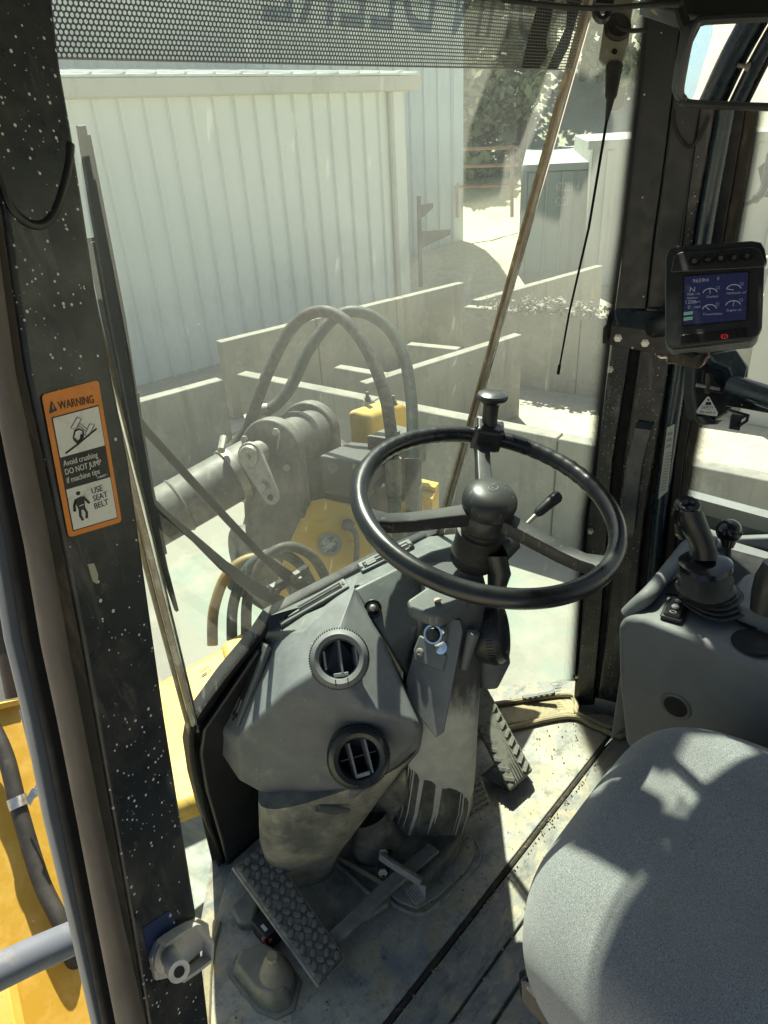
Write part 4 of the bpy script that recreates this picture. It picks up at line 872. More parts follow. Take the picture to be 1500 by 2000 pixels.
# warning sticker
stk = thing('warning_sticker', 'orange framed warning sticker with crushing pictogram and seat belt figure on the left pillar', 'sticker', LP.hit(160, 900))
q = lambda u, v, o=.0012: None
TL, TR, BR, BL = [LP.hit(x, y, .0006) for x, y in [(80, 771), (191, 742), (237, 1019), (133, 1050)]]
nS = LP.toward()
def sp(u, v, o=0.0): return (TL*(1-u)+TR*u)*(1-v)+(BL*(1-u)+BR*u)*v+nS*o
def rrect(u0, v0, u1, v1, r, o, n=5):
    A_ = .38; pts = []
    for (cu, cv, a0) in ((u1-r, v0+r*A_, -math.pi/2), (u1-r, v1-r*A_, 0), (u0+r, v1-r*A_, math.pi/2), (u0+r, v0+r*A_, math.pi)):
        for i in range(n+1):
            a = a0+math.pi/2*i/n; pts.append(sp(cu+r*math.cos(a), cv+r*A_*math.sin(a), o))
    return pts
part('orange_border', MB().prism(rrect(0, 0, 1, 1, .07, .0002), nS*.0003), m_org, stk)
part('black_outline', MB().prism(rrect(.085, .162, .925, .965, .01, .0006), nS*.0001), m_ink, stk)
part('white_panel', MB().prism(rrect(.10, .170, .91, .44, .01, .0008), nS*.0001), m_wht, stk, label='upper white picture panel')
part('white_panel', MB().prism(rrect(.10, .665, .91, .957, .01, .0008), nS*.0001), m_wht, stk, label='lower white picture panel')
xs_, ys2 = nrm(sp(1, .5)-sp(0, .5)), nrm(sp(.5, 0)-sp(.5, 1)); W1_ = np.linalg.norm(sp(1, 0)-sp(0, 0)); H1_ = np.linalg.norm(sp(0, 1)-sp(0, 0))
text('lettering', 'WARNING', sp(.23, .125, .0008), xs_, ys2, W1_*.165, m_ink, stk, .0001, sx=.78)
part('alert_triangle', MB().prism([sp(.06, .135, .0007), sp(.20, .125, .0007), sp(.13, .055, .0007)], nS*.0001), m_ink, stk)
part('alert_mark', MB().prism([sp(.122, .112, .0009), sp(.142, .111, .0009), sp(.138, .08, .0009), sp(.124, .081, .0009)], nS*.0001), m_org, stk)
for i, (s, v) in enumerate((('Avoid crushing', .505), ('DO NOT JUMP', .565), ('if machine tips', .625))):
    text('lettering', s, sp(.13, v, .0009), xs_, ys2, W1_*.118, m_wht, stk, .0001, sx=(.86, .84, .88)[i])
text('lettering', '1186007 1', sp(.66, .652, .0009), xs_, ys2, W1_*.05, m_wht, stk, .0001)
for s, v in (('USE', .745), ('SEAT', .80), ('BELT', .855)): text('lettering', s, sp(.52, v, .0011), xs_, ys2, W1_*.125, m_ink, stk, .0001)
def ln(pts, w=.0005, o=.0011, close=False): return MB().tube([sp(u, v, o) for u, v in pts], w, 5, closed=close)
pic = MB()
for pts in ([(.50, .205), (.57, .222), (.44, .285), (.36, .265)], [(.70, .27), (.78, .285), (.64, .352), (.57, .335)], [(.49, .255), (.53, .25), (.64, .30), (.61, .31)]):
    P = [sp(u, v, .0010) for u, v in pts]; pic.tube(P, .00035, 5, closed=True)
part('tipping_machine_drawing', pic, m_inkg, stk)
part('cab_drawing', ln([(.42, .29), (.50, .285), (.56, .305), (.54, .345), (.44, .365), (.37, .335)], .0005, close=True), m_ink, stk)
part('figure_drawing', ln([(.38, .34), (.43, .375), (.50, .36), (.52, .325)], .0009), m_ink, stk)
part('slope_line', ln([(.20, .42), (.42, .385), (.60, .35), (.80, .315)], .0005), m_ink, stk)
part('figure_head', MB().prism([sp(.285+.038*math.cos(a), .712+.0145*math.sin(a), .001) for a in np.linspace(0, 6.28, 16)[:-1]], nS*.0001), m_ink, stk)
part('figure_body', MB().prism([sp(u, v, .001) for u, v in [(.24, .745), (.33, .738), (.37, .775), (.36, .83), (.25, .835), (.22, .79)]], nS*.0001), m_ink, stk)
for pts in ([(.23, .75), (.18, .79), (.17, .83)], [(.35, .745), (.41, .78), (.44, .80)], [(.26, .83), (.25, .87), (.28, .905)], [(.34, .83), (.37, .86), (.35, .90)]):
    part('figure_limb', ln(pts, .0008), m_ink, stk)
part('belt_line', MB().prism([sp(u, v, .0012) for u, v in [(.26, .80), (.34, .795), (.34, .80), (.26, .805)]], nS*.0001), m_wht, stk)
# door striker bracket low on the pillar
ds = thing('door_striker', 'worn steel striker bracket with pin low on the left pillar', 'bracket', LP.hit(340, 1870, .01))
k_ = lambda x, y, o: LP.hit(x, y, o)
part('base_plate', MB().prism([k_(x, y, .0) for x, y in [(288, 1870), (300, 1838), (380, 1790), (400, 1800), (405, 1838), (330, 1905), (298, 1912)]], nS*.004), m_zinc, ds, bevel=.001, seg=2)
lo = [k_(x, y, .008) for x, y in [(316, 1842), (345, 1822), (374, 1806), (382, 1806), (404, 1834), (407, 1842), (406, 1868), (402, 1875), (380, 1892), (350, 1912)]]
def strap(path, w, th, nrm_):
    m_ = MB(); vs = []; fs = []; n = len(path)
    for i, p in enumerate(path):
        t = nrm(path[min(i+1, n-1)]-path[max(i-1, 0)]); b_ = nrm(np.cross(t, nrm_))
        vs += [p-nrm_*w/2-b_*th/2, p+nrm_*w/2-b_*th/2, p+nrm_*w/2+b_*th/2, p-nrm_*w/2+b_*th/2]
    fs = [(4*i+k, 4*i+(k+1) % 4, 4*i+4+(k+1) % 4, 4*i+4+k) for i in range(n-1) for k in range(4)]+[(3, 2, 1, 0), tuple(4*n-4+k for k in range(4))]
    return m_.add(vs, fs)
part('strap', strap(lo, .009, .0026, nS), m_zinc, ds)
part('washer', MB().lathe([(0, 0), (.013, 0), (.013, .002), (.009, .004), (0, .004)], k_(325, 1858, .004), nS, 28), m_zinc, ds)
pinA, pinB = k_(325, 1858, .004), k_(350, 1898, .030)
part('pin', MB().tube([pinA, pinA*.35+pinB*.65], .0062, 20).tube([pinA*.35+pinB*.65, pinB], .0072, 20), m_zinc, ds)
part('pin_bore', MB().tube([pinB, pinB+nrm(pinB-pinA)*.0006], .0036, 16), m_void, ds)
# ---------------------------------------------------------------- right front pillar
rp = thing('right_front_pillar', 'dark right front pillar with bolted flange, beside the steering wheel', 'pillar', V(1.27, .53, 0))
F1 = [(1300, -20), (1262, 453), (1230, 687), (1197, 900), (1175, 1200), (1158, 1378)]
F2 = [(1310, -20), (1274, 453), (1250, 687), (1217, 900), (1186, 1200), (1166, 1378)]
F3 = [(1440, -20), (1396, 240), (1367, 400), (1340, 560), (1313, 694), (1280, 900), (1262, 1000), (1240, 1200), (1234, 1395)]
F4 = [(1462, -20), (1425, 240), (1397, 400), (1372, 560), (1346, 694), (1318, 900), (1303, 1050), (1290, 1200), (1280, 1395)]
F5 = [(1510, -20), (1478, 240), (1450, 400), (1420, 560), (1394, 694), (1352, 900), (1336, 1000), (1325, 1100), (1310, 1395)]
ysR = [-20, 120, 240, 400, 560, 694, 800, 900, 1000, 1200, 1378]
strip_px(RP, F1, F2, ysR, -.016, .01, m_void, 'channel', rp)
strip_px(RP, LE, F1, ysR, .004, .03, m_paint, 'bolted_flange', rp, bevel=.003)
strip_px(RP, F2, F3, ysR, .008, .04, m_paint, 'post', rp, bevel=.006)
mid = [(1336, -20), (1310, 220), (1292, 360), (1279, 453), (1262, 605)]
strip_px(RP, [(x+2, y) for x, y in LE], mid, [-20, 100, 220, 360, 453, 605], .014, .01, m_paint2, 'cover_plate', rp, bevel=.003)
strip_px(RP, mid, [(1392, -20), (1368, 220), (1348, 360), (1336, 453), (1318, 605)], [-20, 100, 220, 360, 453, 605], .018, .012, m_paint2, 'inner_cover', rp, bevel=.006, label='inner facet of the pillar cover')
strip_px(RP, F2, [((a+b)/2, y) for (a, y), (b, _) in zip(F4, F5)], ysR, -.030, .01, m_rub, 'backing_plate', rp)
g = [RP.hit((yint(F3, y)+yint(F4, y))/2+3, y, .004) for y in ysR]
part('grey_tube', MB().tube(g, .014, 14), m_paintb, rp)
strip_px(RP, F4, [((a+b)/2, y) for (a, y), (b, _) in zip(F4, F5)], ysR, .0, .02, m_rub, 'rubber_seal', rp, bevel=.003)
Fm = [((yint(F4, y)+yint(F5, y))/2, y) for y in ysR]
strip_px(RP, Fm, F5, ysR, -.008, .02, m_rubd, 'outer_seal', rp, bevel=.003, label='brown dusty outer seal')
bolt = MB().lathe([(0, 0), (.0075, 0), (.0075, .002), (.005, .002), (.005, .0055), (0, .0055)], (0, 0, 0), (0, 0, 1), 6)
bo = None; nR = RP.toward()
def boltat(p, n, parent, m_=m_steel, s=1.0, src=[None]):
    if src[0] is None:
        o = part('bolt', MB().lathe([(0, 0), (.0075, 0), (.0075, .0018), (.0052, .0018), (.0052, .006), (0, .006)], p, n, 6), m_, parent, smooth=False); return o
    return None
for x, y in ((1191, 721), (1153, 1037), (1124, 1320)): boltat(RP.hit(x, y, .004), nR, rp)
part('pressed_ridge', MB().tube(curve([RP.hit(x, y, .020) for x, y in [(1314, 215), (1318, 250), (1340, 285), (1358, 280), (1375, 250), (1384, 228)]], 5), .003, 8), m_rub, rp)
part('lettered_strip', MB().prism([RP.hit(x, y, .020) for x, y in [(1303, 835), (1318, 828), (1304, 960), (1285, 975)]], nR*.0005), M('dim_label', (.40, .40, .33), .6), rp)
for k in range(13): part('print_line', MB().prism([RP.hit(1301.5-k*1.05+dx, 885+k*6+dy, .0208) for dx, dy in ((0, 0), (11, -3), (11, -1), (0, 2))], nR*.0002), m_inkg, rp)
for k in range(3): part('print_line', MB().prism([RP.hit(1304-k*1.5+dx, 845+k*12+dy, .0208) for dx, dy in ((0, 0), (10, -3), (9, 4), (-1, 7))], nR*.0002), m_inkg, rp, label='boxed mark')
gb = [RP.hit(x, y, o) for x, y, o in [(1262, 826, .012), (1256, 838, .030), (1240, 900, .034), (1232, 960, .034), (1226, 1025, .030), (1224, 1046, .012)]]
part('grab_strap', strap(gb, .028, .004, nrm(np.cross(RP.hit(1226, 1025)-RP.hit(1262, 826), nR))), m_paintb, rp)
part('base_label', MB().prism([RP.hit(x, y, .0085) for x, y in [(1163, 1362), (1209, 1374), (1204, 1400), (1158, 1390)]], nR*.0005), M('dull_base_label', (.28, .28, .24), .6), rp)
for k in range(3): part('print_line', MB().prism([RP.hit(1186+dx, 1375+k*6+dy, .0094) for dx, dy in ((0, 0), (14, 4), (14, 6), (0, 2))], nR*.0002), m_inkg, rp)
# side window
sw = thing('side_window', 'right side window with dotted black edge, looking onto the concrete bins', 'window', V(1.34, .2, .6))
XW = 1.335
part('glass', MB().grid([[V(XW, .50, .56), V(XW, -.95, .56)], [V(XW, .50, 1.47), V(XW, -.95, 1.47)]]), m_glassS, sw, fix=False)
gy = [-20, 240, 400, 560, 694, 800, 900, 1000, 1060]
g0 = [onx(yint(F5, y)-4, y, XW-.004) for y in gy]; g1 = [onx(yint(F5, y)+22, y, XW-.004) for y in gy]
s_ = 0; u0 = []; u1 = []
for i in range(len(gy)):
    if i: s_ += np.linalg.norm(g0[i]-g0[i-1])
    u0.append((s_, -.002)); u1.append((s_, .018))
part('frit_band', MB().grid([g0, g1], [u0, u1]), m_frit, sw, fix=False)
part('sill', MB().prism([onx(x, y, XW-.01) for x, y in [(1345, 1045), (1385, 1046), (1540, 1040), (1540, 1200), (1345, 1200)]], (-.02, 0, 0)), m_cons, sw, bevel=.006)
part('ledge', MB().prism([onx(x, y, 1.31) for x, y in [(1390, 1070), (1450, 1078), (1560, 1118), (1560, 1180), (1470, 1160), (1390, 1140)]], (-.03, 0, 0)), m_plas, sw, bevel=.006)
mrr = thing('outside_mirror_arm', 'dark curved mirror arm outside the right window', 'mirror arm', at(1470, 380, 2.0))
part('arm', MB().tube(curve([at(1442, 402, 1.9), at(1475, 390, 1.9), at(1498, 355, 1.9), at(1510, 300, 1.9)], 6), [.006]*6+[.012]*6+[.016]*7, 10), m_blkg, mrr)
part('guard', MB().prism([at(1492, 318, 1.95), at(1540, 330, 1.95), at(1540, 380, 1.95), at(1502, 375, 1.95)], _f*.03), m_blk, mrr)
# small things at the foot of the right glass
vl = thing('louvred_clip', 'small black clip with pale windows lying along the foot of the right glass', 'clip', onz(1052, 1358, .03))
RGp = Pl(RPb, nrm(np.cross(RPb-fb, V(0, 0, 1))))
a_, b_ = RGp.hit(1020, 1366, .010), RGp.hit(1084, 1355, .010)
part('bar', MB().box((a_+b_)/2+V(0, 0, .002), (np.linalg.norm(b_-a_), .010, .011), [nrm(b_-a_), nrm(np.cross(nrm(b_-a_), V(0, 0, 1))), (0, 0, 1)]), m_blk, vl, bevel=.002, seg=2)
for k in range(5): part('insert', MB().box(a_*(1-(.15+k*.17))+b_*(.15+k*.17)+V(0, 0, .003)+RGp.toward()*.0055, (.007, .001, .006), [nrm(b_-a_), nrm(np.cross(nrm(b_-a_), V(0, 0, 1))), (0, 0, 1)]), m_inkg, vl)
gm = part('glass_mark', MB().tube([RGp.hit(1087+12*math.cos(t), 1336+3.5*math.sin(t), .004) for t in np.linspace(0, 6.28, 20)[:-1]], .0004, 4, closed=True), m_ink, ws)
for k in range(3): part('glass_mark', MB().box(RGp.hit(1090, 1344+k*6, .004), (.016-.003*k, .0005, .0018), [nrm(b_-a_), RGp.toward(), (0, 0, 1)]), m_ink, ws)
# ================================================================ INSIDE THE CAB
def poly3(pts): return [at(x, y, d) for x, y, d in pts]
# ---- dashboard pod with round vents
db = thing('dashboard', 'grey dashboard pod with round air vents left of the steering column', 'dashboard', V(.6, .70, .4))
T = dict(A=(590, 1235, 1.105), B=(693, 1152, 1.125), C=(752, 1258, 1.10), D=(817, 1415, 1.07), E=(812, 1452, 1.09), F=(690, 1560, 1.16), G=(600, 1580, 1.19),
         H=(540, 1563, 1.20), I=(472, 1530, 1.18), J=(463, 1448, 1.115), K=(556, 1352, 1.05), M=(712, 1385, 1.045), N=(600, 1480, 1.12),
         Ap=(512, 1242, 1.165), L1=(423, 1412, 1.165), L2=(427, 1462, 1.19), B2=(700, 1120, 1.20), Bk=(750, 1250, 1.25), Dk=(830, 1420, 1.25), Ek=(820, 1470, 1.27), Fk=(720, 1570, 1.30), Hk=(560, 1580, 1.33), L2k=(440, 1470, 1.30), Apk=(515, 1240, 1.24), G2=(640, 1300, 1.04))
ix = {k: i for i, k in enumerate(T)}
fcs = ['K A G2', 'A B G2', 'B C G2', 'C D M', 'C M G2', 'K G2 M', 'K M N', 'D E M', 'M E F', 'M F N', 'N F G', 'N G H', 'N H I', 'N I J', 'K N J', 'Ap A K', 'Ap K J L1', 'L1 J I L2', 'Ap B2 B A', 'B Bk Dk D C', 'D Dk Ek E', 'E Ek Fk F', 'F Fk Hk H G', 'H Hk L2k L2 I', 'L2 L2k Apk Ap L1', 'Ap Apk B2']
mb = MB().add([at(*T[k]) for k in T], [tuple(ix[q] for q in f.split()) for f in fcs])
pod = part('pod_housing', mb, m_plas, db, bevel=.008, seg=4, ang=22)
# top surface running to the glass and the slope right of the pod
gl = [FG.hit(x, y, .006) for x, y in [(512, 1240), (530, 1206), (665, 1134), (760, 1086), (835, 1053), (905, 1040)]]
mb = MB().prism([gl[0], gl[1], gl[2], gl[3], gl[4], gl[5], at(905, 1085, 1.22), at(840, 1110, 1.20), at(695, 1152, 1.13), at(590, 1234, 1.115)], (0, 0, -.03))
part('top_panel', mb, m_plasg, db, bevel=.006)
mb = MB().add(poly3([(690, 1150, 1.13), (755, 1118, 1.165), (845, 1075, 1.20), (905, 1060, 1.24), (905, 1180, 1.19), (832, 1206, 1.15), (762, 1262, 1.115),
                     (800, 1330, 1.17), (870, 1300, 1.22), (905, 1290, 1.24), (700, 1180, 1.2), (780, 1340, 1.25)]),
              [(0, 1, 5, 6), (1, 2, 4, 5), (2, 3, 4), (6, 5, 8, 7), (5, 4, 9, 8)])
o = part('sloping_panel', mb, m_plasg, db, ang=50); s_ = o.modifiers.new('s', 'SOLIDIFY'); s_.thickness = .012; s_.offset = -1
o.modifiers.new('b', 'BEVEL').width = .006; o.modifiers['b'].segments = 3
# defroster slots
def slot(p0, p1, wv, name='defroster_slot', w=.022):
    ln_ = p1-p0; L = np.linalg.norm(ln_); xd = nrm(ln_); n = nrm(np.cross(xd, wv)); n = n if n @ (EYE-p0) > 0 else -n; yd = np.cross(n, xd)
    c = (p0+p1)/2
    f = part(name, MB().box(c, (L, w, .010), [xd, yd, n]), m_plasg, db, bevel=.003, seg=3)
    part('slot_recess', MB().box(c+n*.0054, (L*.84, w*.48, .001), [xd, yd, n]), m_void, f, bevel=0)
    part('slot_bar', MB().box(c+n*.006, (L*.80, w*.14, .002), [xd, yd, n]), m_blk, f)
    part('slot_flap', MB().box(c+n*.006-xd*L*.28, (L*.16, w*.36, .0016), [xd, yd, n]), m_inkg, f)
    for s2 in (-1, 1): part('screw', MB().lathe([(0, 0), (.003, 0), (.003, .001), (0, .0012)], c+n*.005+xd*L*.455*s2, n, 10), m_blk, f)
slot(at(545, 1216, 1.135), at(678, 1140, 1.155), FGn*1.0+V(0, -.0, .0)-V(0, 0, .2), w=.024)
slot(at(702, 1112, 1.175), at(805, 1062, 1.20), FGn, w=.022)
slot(at(459, 1412, 1.135), at(519, 1256, 1.130), nrm(at(556, 1352, 1.05)-at(467, 1327, 1.165)), w=.034)
# round vents
def vent(x, y, d, rad, axis, parent, lv=2, tilt=0.0):
    c = at(x, y, d); ax = nrm(axis); fr = frame(ax)
    r_ = part('air_vent', MB().lathe([(rad*.60, .006), (rad*.66, .017), (rad*.80, .020), (rad*.94, .014), (rad, .004), (rad, -.02), (rad*.58, -.02)], c, ax, 48, closed=True), m_blk if lv != 3 else m_plas, parent)
    kn = MB()
    for k in range(72):
        a = 2*math.pi*k/72; e = fr[0]*math.cos(a)+fr[1]*math.sin(a); kn.box(c+e*rad*.985+ax*.006, (.0016, .0022, .010), [np.cross(ax, e), e, ax])
    part('knurling', kn, m_blk, r_, smooth=False)
    part('vent_cup', MB().lathe([(rad*.62, .010), (rad*.62, -.03), (0, -.03), (0, -.031), (rad*.66, -.031), (rad*.66, .008)], c, ax, 32, closed=True), m_void, r_)
    up = nrm(_u-ax*(_u @ ax)); up = nrm(up*math.cos(tilt)+np.cross(ax, up)*math.sin(tilt)); sd = np.cross(up, ax)
    for k in range(lv):
        o_ = (k-(lv-1)/2)*rad*.52; L = 2*math.sqrt(max(1e-5, (rad*.6)**2-o_**2))
        part('louvre', MB().box(c+sd*o_+ax*.004, (.0030, L, .022), [sd, up, nrm(ax+sd*.25)]), m_plas, r_)
    if lv == 2: part('cross_louvre', MB().box(c-ax*.006, (rad*1.15, .002, .012), [sd, up, ax]), m_blkg, r_)
    part('thumb_tab', MB().box(c+ax*.012-up*rad*.52, (.022, .006, .004), [sd, up, ax]), m_inkg, r_, bevel=.001, seg=2)
    for k in (-1, 1): part('index_mark', MB().box(c+ax*.0195-up*rad*.75+sd*k*rad*.2, (.0014, rad*.22, .001), [sd, up, ax]), m_void, r_)
    return r_
vent(663, 1286, 1.035, .0445, -_f*1.0+_r*.02+_u*.18, db, 3, R(8))
vent(700, 1477, 1.060, .0475, -_f*1.0+_r*.10+_u*.10, db, 2, R(14))
part('mounting_screw', MB().lathe([(0, -.002), (.006, -.002), (.006, .001), (.0095, .001), (.0095, -.003), (.013, -.003), (.013, .0005), (.0145, 0), (.0145, -.01), (0, -.01)], at(728, 1187, 1.122), -_f+_u*.5, 24), m_blkg, db)
part('screw_head', MB().lathe([(0, 0), (.006, 0), (.0045, .003), (0, .004)], at(728, 1187, 1.118), -_f+_u*.5, 16), m_steel, db)
# pedestal duct under the pod
def loftpx(rows, m_, name, parent, p=3.2, seg=28, sub=0, uvm=False, **k):
    secs = []; 
    for (xl, xr, y, d, dep) in rows:
        a, b = at(xl, y, d), at(xr, y, d); c = (a+b)/2; hv = (b-a)/2; n = nrm(V(_f[0], _f[1], 0)); secs.append((c+n*dep/2, hv, n*dep/2))
    mb_ = MB().loft(secs, seg, p)
    if uvm:
        uv = []
        for i in range(len(rows)):
            for q_ in range(seg): uv.append(((secs[i][0]+secs[i][1]*math.cos(2*math.pi*q_/seg)-secs[i][0]) @ _r*4+.5 if False else (.5+.5*math.cos(2*math.pi*q_/seg))+(0 if math.sin(2*math.pi*q_/seg) <= 0 else 2.0), (len(rows)-1-i)/(len(rows)-1)*5))
        mb_.uv = uv
    return part(name, mb_, m_, parent, **k)
m_duct = M('scuffed_duct_plastic', (.075, .076, .072), .6, stains=(((.31, .29, .225), 5, .42, .64), ((.10, .10, .09), 13, .5, .7), ((.30, .27, .19), 18, .60, .76)), bump=(500, .3, .001), spec=.3)
part('duct', MB().loft([((at(505, 1545, 1.20)+at(815, 1440, 1.20))/2, (at(815, 1440, 1.20)-at(505, 1545, 1.20))/2, nrm(V(_f[0], _f[1], 0))*.06),
    ((at(508, 1620, 1.26)+at(735, 1545, 1.26))/2, (at(735, 1545, 1.26)-at(508, 1620, 1.26))/2, nrm(V(_f[0], _f[1], 0))*.06),
    ((at(525, 1680, 1.36)+at(665, 1640, 1.36))/2, (at(665, 1640, 1.36)-at(525, 1680, 1.36))/2, nrm(V(_f[0], _f[1], 0))*.055),
    ((at(540, 1715, 1.45)+at(650, 1700, 1.45))/2, (at(650, 1700, 1.45)-at(540, 1715, 1.45))/2, nrm(V(_f[0], _f[1], 0))*.05)], 28, 3.0), m_duct, db)
part('pull_recess', MB().loft([(at(598, 1572, 1.165), _r*.002, _u*.001), (at(620, 1578, 1.155), _r*.004-_u*.001, _u*.007), (at(655, 1583, 1.16), _r*.004, _u*.008), (at(682, 1582, 1.165), _r*.002, _u*.003)], 14, 2), m_blk, db)
# ---- steering column
sc_ = thing('steering_column', 'charcoal steering column with pale paint spilled down its front', 'steering column', onz(850, 1660, 0))
rows = [(832, 955, 1165, 1.10, .10), (826, 950, 1215, 1.11, .11), (803, 947, 1290, 1.135, .13), (795, 943, 1380, 1.185, .14), (790, 938, 1450, 1.235, .14), (782, 935, 1520, 1.29, .14), (770, 928, 1590, 1.355, .14), (752, 912, 1645, 1.41, .13), (738, 900, 1690, 1.455, .12), (742, 894, 1722, 1.485, .11)]
col_ = loftpx(rows, m_col, 'column_housing', sc_, p=5.0, seg=36, uvm=True, fix=False, ang=50)
part('column_base', MB().prism([onz(x, y, .006) for x, y in [(722, 1650), (800, 1600), (905, 1640), (898, 1672), (840, 1745), (800, 1755), (735, 1690)]], (0, 0, .05)), m_duct, sc_, bevel=.014, seg=4)
part('column_foot', MB().loft([(at(725, 1590, 1.37), _r*.03+_u*.012, _f*.05), (at(740, 1640, 1.42), _r*.055+_u*.008, _f*.05), (at(770, 1690, 1.46), _r*.075+_u*.015, _f*.05), (at(790, 1730, 1.485), _r*.07+_u*.02, _f*.04)], 24, 2.6), m_duct, sc_)
part('left_brace', MB().prism(poly3([(793, 1500, 1.27), (800, 1560, 1.31), (740, 1645, 1.40), (698, 1620, 1.42), (735, 1560, 1.35)]), _f*.05), m_duct, sc_, bevel=.01)
sidep = Pl(at(850, 1300, 1.118), -_f*.9-_r*.42+_u*.1); hs = lambda x, y, o=0: sidep.hit(x, y, o)
part('side_cover', MB().prism([hs(*q_) for q_ in ((846, 1205), (900, 1210), (905, 1235), (868, 1430), (852, 1440), (800, 1372), (794, 1330), (812, 1262))], sidep.toward()*.004), m_plas, sc_, bevel=.003)
part('switch_plate', MB().prism([hs(*q_) for q_ in ((822, 1240), (834, 1245), (876, 1280), (868, 1312), (812, 1290), (810, 1270))], sidep.toward()*.008), m_plas, sc_, bevel=.003)
ig = hs(851, 1238, .008)
part('ignition_switch', MB().lathe([(0, .000), (.011, .000), (.011, .010), (.0125, .013), (.0155, .013), (.0175, .009), (.020, .0), (.020, -.01), (0, -.01)], ig, sidep.toward(), 32), m_chrome, sc_)
part('key_barrel', MB().lathe([(0, .0), (.0105, .0), (.0105, .016), (.009, .018), (0, .018)], ig, sidep.toward(), 24), m_blk, sc_)
part('chrome_tab', MB().lathe([(0, 0), (.012, 0), (.011, .004), (0, .005)], hs(862, 1264, .004), sidep.toward(), 20), m_chrome, sc_)
part('cover_screw', MB().lathe([(0, 0), (.007, 0), (.006, .004), (.003, .005), (0, .003)], hs(820, 1274, .008), sidep.toward(), 20), m_steelw, sc_)
cpz = [(793, 1172, 1.07), (850, 1133, 1.10), (908, 1150, 1.10), (915, 1170, 1.08), (862, 1205, 1.055), (845, 1205, 1.055), (800, 1187, 1.06)]
part('top_cap', MB().prism(poly3(cpz), V(0, 0, -.022)), m_plasg, sc_, bevel=.006, seg=4)
part('paint_blob', MB().lathe([(0, 0), (.006, 0), (.004, .0006), (0, .0006)], at(855, 1172, 1.070)+V(0, 0, .0006), (0, 0, 1), 9), M('tan_paint_blob', (.35, .28, .18), .6), sc_)
part('oval_boss', MB().tube([at(925, 1235, 1.10), at(905, 1305, 1.12)], [.010, .007], 14), m_plas, sc_)
# right-hand vent pod, seen edge on
rv = at(962, 1238, 1.16)
part('side_vent_body', MB().loft([(at(945, 1215, 1.20), _r*.02, _f*.05+_u*.02), (at(950, 1250, 1.20), _r*.035, _f*.05+_u*.01), (at(958, 1290, 1.21), _r*.032, _f*.05), (at(950, 1335, 1.24), _r*.02, _f*.04)], 24, 2.4), m_plas, sc_)
vax = nrm(_r*.93-_f*.36+_u*.12)
part('side_vent_ring', MB().lathe([(0, .018), (.030, .018), (.033, .022), (.044, .020), (.050, .010), (.050, -.006), (.044, -.028), (0, -.028)], rv, vax, 40), m_blk, sc_)
kn = MB(); fr = frame(vax)
for k in range(60):
    a = 2*math.pi*k/60; e = fr[0]*math.cos(a)+fr[1]*math.sin(a); kn.box(rv+e*.0503+vax*.004, (.0018, .002, .011), [np.cross(vax, e), e, vax])
part('knurling', kn, m_blk, sc_, smooth=False)
# ---- steering wheel
WC = V(.798, .537, .78); WN = nrm(V(-.005, -.244, .97)); WPl = Pl(WC, WN); RW = .200
wh = thing('steering_wheel', 'black three spoke steering wheel with domed hub and spinner knob', 'steering wheel', WC)
fr = frame(WN, (0, 1, 0)); fx, fy = fr[0], fr[1]
def wpt(a, r_=RW, h=0.0): return WC+(fx*math.cos(a)+fy*math.sin(a))*r_+WN*h
def wang(x, y):
    p = WPl.hit(x, y)-WC; return math.atan2(p @ fy, p @ fx)
n_ = 160; ring = [wpt(2*math.pi*k/n_) for k in range(n_)]
aK = wang(950, 868)
rr = []
for k in range(n_):
    a = 2*math.pi*k/n_; d_ = abs((a-aK+math.pi) % (2*math.pi)-math.pi)
    side = (a-aK+math.pi) % (2*math.pi)-math.pi
    x_ = abs(side); rr.append(.0145+(.0006*math.sin(x_*RW/.011*math.pi)*(1 if .35 < x_ < 1.2 else 0)))
part('rim', MB().tube(ring, rr, 18, closed=True), m_blkg if False else M('satin_black_rim', (.008, .009, .010), .30, dust=((.2, .2, .18), .03), spec=.5), wh)
hubm = M('dull_black_hub', (.016, .017, .018), .45, dust=((.20, .20, .18), .16), scratch=((.25, .25, .23), 60, .3, (1, 4, 1)), spec=.4)
HC = WPl.hit(943, 1000)
HC = WC+WN*.0
part('hub', MB().lathe([(0, .033), (.014, .0325), (.027, .0295), (.036, .0245), (.0415, .0165), (.043, .008), (.042, .000), (.0395, -.007), (.0385, -.009), (.0395, -.011), (.0395, -.034), (.037, -.040), (.034, -.044), (0, -.044)], HC, WN, 48), hubm, wh)
part('hub_emblem', MB().tube([HC+WN*.0330+fx*(.009*math.cos(t))+fy*(.006*math.sin(t)) for t in np.linspace(.4, 5.4, 14)], .0007, 5).tube([HC+WN*.0330+fx*(.004+.005*math.cos(t))+fy*(-.001+.004*math.sin(t)) for t in np.linspace(2, 6.2, 10)], .0006, 5), m_inkg, wh)
part('neck', MB().lathe([(0, -.043), (.033, -.043), (.034, -.050), (.039, -.052), (.0395, -.056), (.0385, -.060), (.0385, -.092), (.0405, -.095), (.040, -.112), (.036, -.118), (0, -.118)], HC, WN, 40), m_rub, wh)
